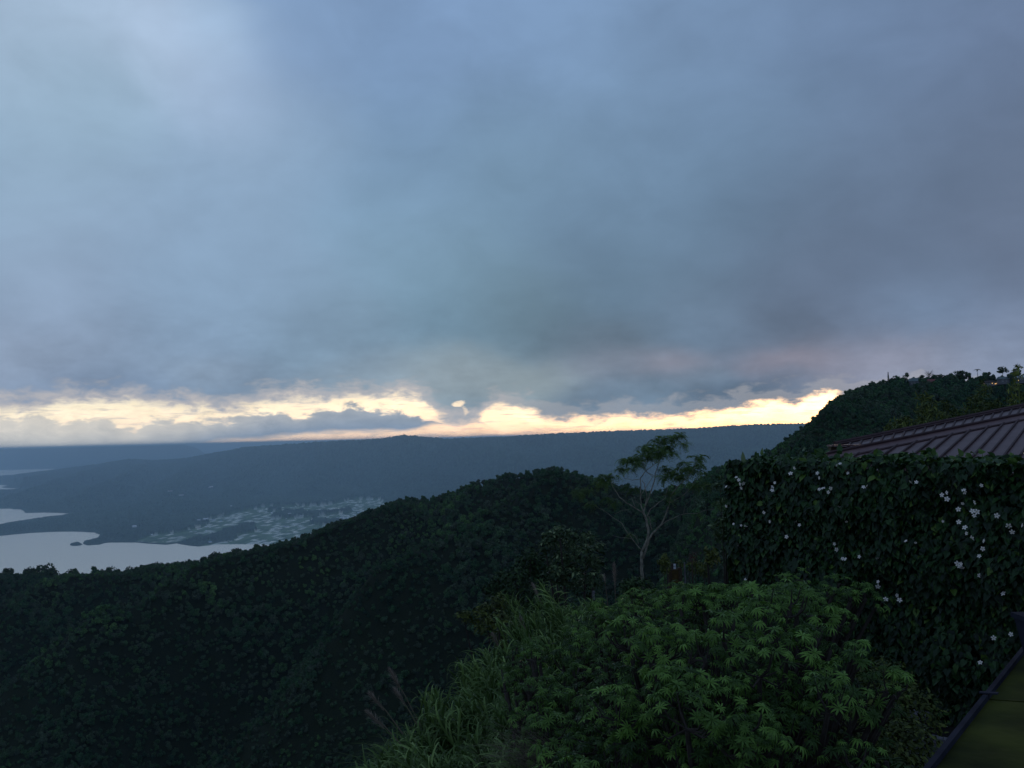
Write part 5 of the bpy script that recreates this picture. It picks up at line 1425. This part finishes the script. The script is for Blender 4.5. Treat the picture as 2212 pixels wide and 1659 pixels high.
# ------------------------------------------------------------------ paved corner, ledge and post at the bottom right
GZ = HZ0
mb = MB(); mb.add([(1.9, 4.0, GZ + 0.01), (7.5, 4.0, GZ + 0.01), (7.5, 13.0, GZ + 0.01), (2.9, 13.0, GZ + 0.01), (1.9, 4.0, GZ - 0.6), (7.5, 4.0, GZ - 0.6), (7.5, 13.0, GZ - 0.6), (2.9, 13.0, GZ - 0.6)],
                  [(0, 1, 2, 3), (0, 4, 5, 1), (0, 3, 7, 4)]); o = mb.build('soil_ground', M_SOIL); tag(o, kind='structure')
def gpt(px, py, zz=GZ):
    d = ray(px, py); Y = (zz - EYE.z) / d.z; return Vector((d.x * Y, Y, zz))
mb = MB(); P4 = [gpt(*p) for p in ((908, 716), (927, 709), (938, 715), (922, 726))]
up_ = Vector((0, 0, 0.07)); mb.add([p + up_ for p in P4] + [p for p in P4], [(0, 3, 2, 1), (0, 1, 5, 4), (1, 2, 6, 5), (2, 3, 7, 6), (3, 0, 4, 7)]); o = mb.build('stone_slab', M_CONC)
tag(o, 'grey flat stone slab at the foot of the flowering hedge', 'stone slab')
mb = MB(); a = gpt(900, 740); b = gpt(960, 753); dirn = (b - a).normalized(); sdn = Vector((-dirn.y, dirn.x, 0))
mb.box((a + b) / 2 + Vector((0, 0, .05)), dirn * (b - a).length / 2, sdn * 0.045, Vector((0, 0, .05))); o = mb.build('kerb', M_CONC); tag(o, 'low pale concrete kerb edge between soil and path', 'kerb')
pth = plain_mat('path_surface', (0.035, 0.042, 0.035), (0.065, 0.07, 0.06), 5.0, 0.9, 0.2, bump=0.3)
mb = MB(); q0, q1 = a - sdn * 0.05, b - sdn * 0.05
if (q0.y > a.y): q0, q1 = a + sdn * 0.05, b + sdn * 0.05
dn_ = (q0 - a).normalized()
mb.add([q0 + Vector((0, 0, .02)), q1 + Vector((0, 0, .02)), q1 + dn_ * 3 + Vector((0, 0, .02)), q0 + dn_ * 3 + Vector((0, 0, .02))], [(0, 3, 2, 1)]); o = mb.build('garden_path', pth); tag(o, kind='structure')
for (x, y), lb in (((1658, 945), 'largest fallen white flower on the soil below the hedge'), ((1768, 915), 'small fallen white flower nearest the ledge'), ((1682, 897), 'fallen white petal scrap by the stone slab')):
    p = gpt(*c6b(x, y)) + Vector((0, 0, 0.03)); f = add_flower(p, (0.1, -0.3, 1), 0.026, None, 'fallen_flower', False); tag(f, lb, 'flower', 'fallen flowers on the soil')
# mossy ledge with blue grey edge trim
LZ = EYE.z - 0.52
e0, e1 = gpt(915, 782, LZ), gpt(1035, 633, LZ); ed = (e1 - e0).normalized(); ep = Vector((ed.y, -ed.x, 0))
ledge = thing('mossy_ledge', 'near ledge with mossy olive top and blue grey edging in the bottom right corner', 'ledge', (e0.x, e0.y, LZ - 0.5))
Lg = 3.2; tw = 0.009
jf = (gpt(985, 696.8, LZ) - e0).dot(ed)
s0 = e0 - ed * 0.8
for k, (f0, f1) in enumerate(((0.0, jf + 0.8 - 0.004), (jf + 0.8 + 0.004, Lg + 0.8))):
    mb = MB(); A_, B_ = s0 + ed * f0, s0 + ed * f1
    mb.box((A_ + B_) / 2 + ep * tw / 2 - Vector((0, 0, 0.014)), ed * (B_ - A_).length / 2, ep * tw / 2, Vector((0, 0, 0.020))); mb.build('edging', M_TRIM, ledge)
# moss top with a joint line running across
jd_ = (gpt(1024, 699.4, LZ) - gpt(985, 696.8, LZ)).normalized()
jp = s0 + ed * (jf + 0.8) + ep * tw
wv = 1.6
def topq(A_, B_, sh0, sh1):
    mb = MB(); z0_ = Vector((0, 0, -0.004)); zb = Vector((0, 0, -0.06))
    V_ = [A_ + z0_, B_ + z0_, B_ + jd_ * wv + z0_, A_ + jd_ * wv + z0_, A_ + zb, B_ + zb, B_ + jd_ * wv + zb, A_ + jd_ * wv + zb]
    mb.add(V_, [(0, 3, 2, 1), (4, 5, 6, 7), (0, 1, 5, 4), (1, 2, 6, 5), (2, 3, 7, 6), (3, 0, 4, 7)]); mb.build('moss_panel', M_MOSS, ledge)
topq(s0 + ep * (tw + .001), jp - ed * 0.004, 0, 0)
topq(jp + ed * 0.004, s0 + ed * (Lg + .8) + ep * (tw + .001), 0, 0)
mb = MB(); c_ = jp + jd_ * wv / 2 - Vector((0, 0, 0.012)); mb.box(c_, jd_ * wv / 2, ed * 0.0035, Vector((0, 0, .006))); mb.build('joint_strip', M_TRIM, ledge)
mb = MB(); c_ = jp - Vector((0, 0, -0.0085)); mb.box(c_, jd_ * 0.016, ed * 0.006, Vector((0, 0, .0012))); mb.build('joint_clip', M_TRIM, ledge)
mb = MB(); A_, B_ = s0 + ep * (tw + .07), s0 + ed * (Lg + .8) + ep * (tw + .07)
mb.box((A_ + B_) / 2 - Vector((0, 0, 0.75)), ed * (B_ - A_).length / 2, ep * 0.05, Vector((0, 0, 0.68))); mb.build('support', M_CONC, ledge)
# post standing on the ledge at the right edge
pb = gpt(1033, 668, LZ + 0.002); pt_ = at(1020.6, 620, pb.y)
post = thing('railing_post', 'blue grey post standing on the mossy ledge at the right edge of the photo', 'post', (pb.x + 0.02, pb.y, LZ))
mb = MB(); hgt_ = pt_.z - LZ; w0, w1 = 0.020, 0.028
cx0 = pt_.x + w1
V_ = []
for zz_, w, cxx in ((LZ + .001, w0, cx0 + 0.012), (LZ + hgt_ * 0.9, w1 * 0.92, cx0), (LZ + hgt_, w1, cx0)):
    V_ += [(cxx - w, pb.y - w, zz_), (cxx + w, pb.y - w, zz_), (cxx + w, pb.y + w, zz_), (cxx - w, pb.y + w, zz_)]
Q = [(0, 3, 2, 1), (8, 9, 10, 11)]
for r_ in range(2):
    for i in range(4): Q.append((r_ * 4 + i, r_ * 4 + (i + 1) % 4, r_ * 4 + 4 + (i + 1) % 4, r_ * 4 + 4 + i))
mb.add(V_, Q); mb.build('shaft', M_TRIM, post)
mb = MB(); mb.box((cx0, pb.y, LZ + hgt_ + 0.006), (w1 + .004, 0, 0), (0, w1 + .004, 0), (0, 0, .005)); mb.build('cap', M_TRIM, post)

# ------------------------------------------------------------------ haze
mh = bpy.data.materials.new('haze'); mh.use_nodes = True; nh = mh.node_tree; nh.nodes.clear()
pv = nh.nodes.new('ShaderNodeVolumePrincipled'); ho = nh.nodes.new('ShaderNodeOutputMaterial')
pv.inputs['Color'].default_value = (0.60, 0.85, 1.0, 1); pv.inputs['Density'].default_value = 6.0e-5 / KF; pv.inputs['Anisotropy'].default_value = 0.25
nh.links.new(pv.outputs[0], ho.inputs['Volume'])
mb = MB(); zb_, zt_ = -24.0, EYE.z + 95.0
mb.box((0, 47000 * KF, (zb_ + zt_) / 2), (126000 * KF, 0, 0), (0, 73000 * KF, 0), (0, 0, (zt_ - zb_) / 2))
o = mb.build('haze', mh); tag(o, kind='stuff', label='thin blue evening haze over the lake and the far ridge', cat='haze')
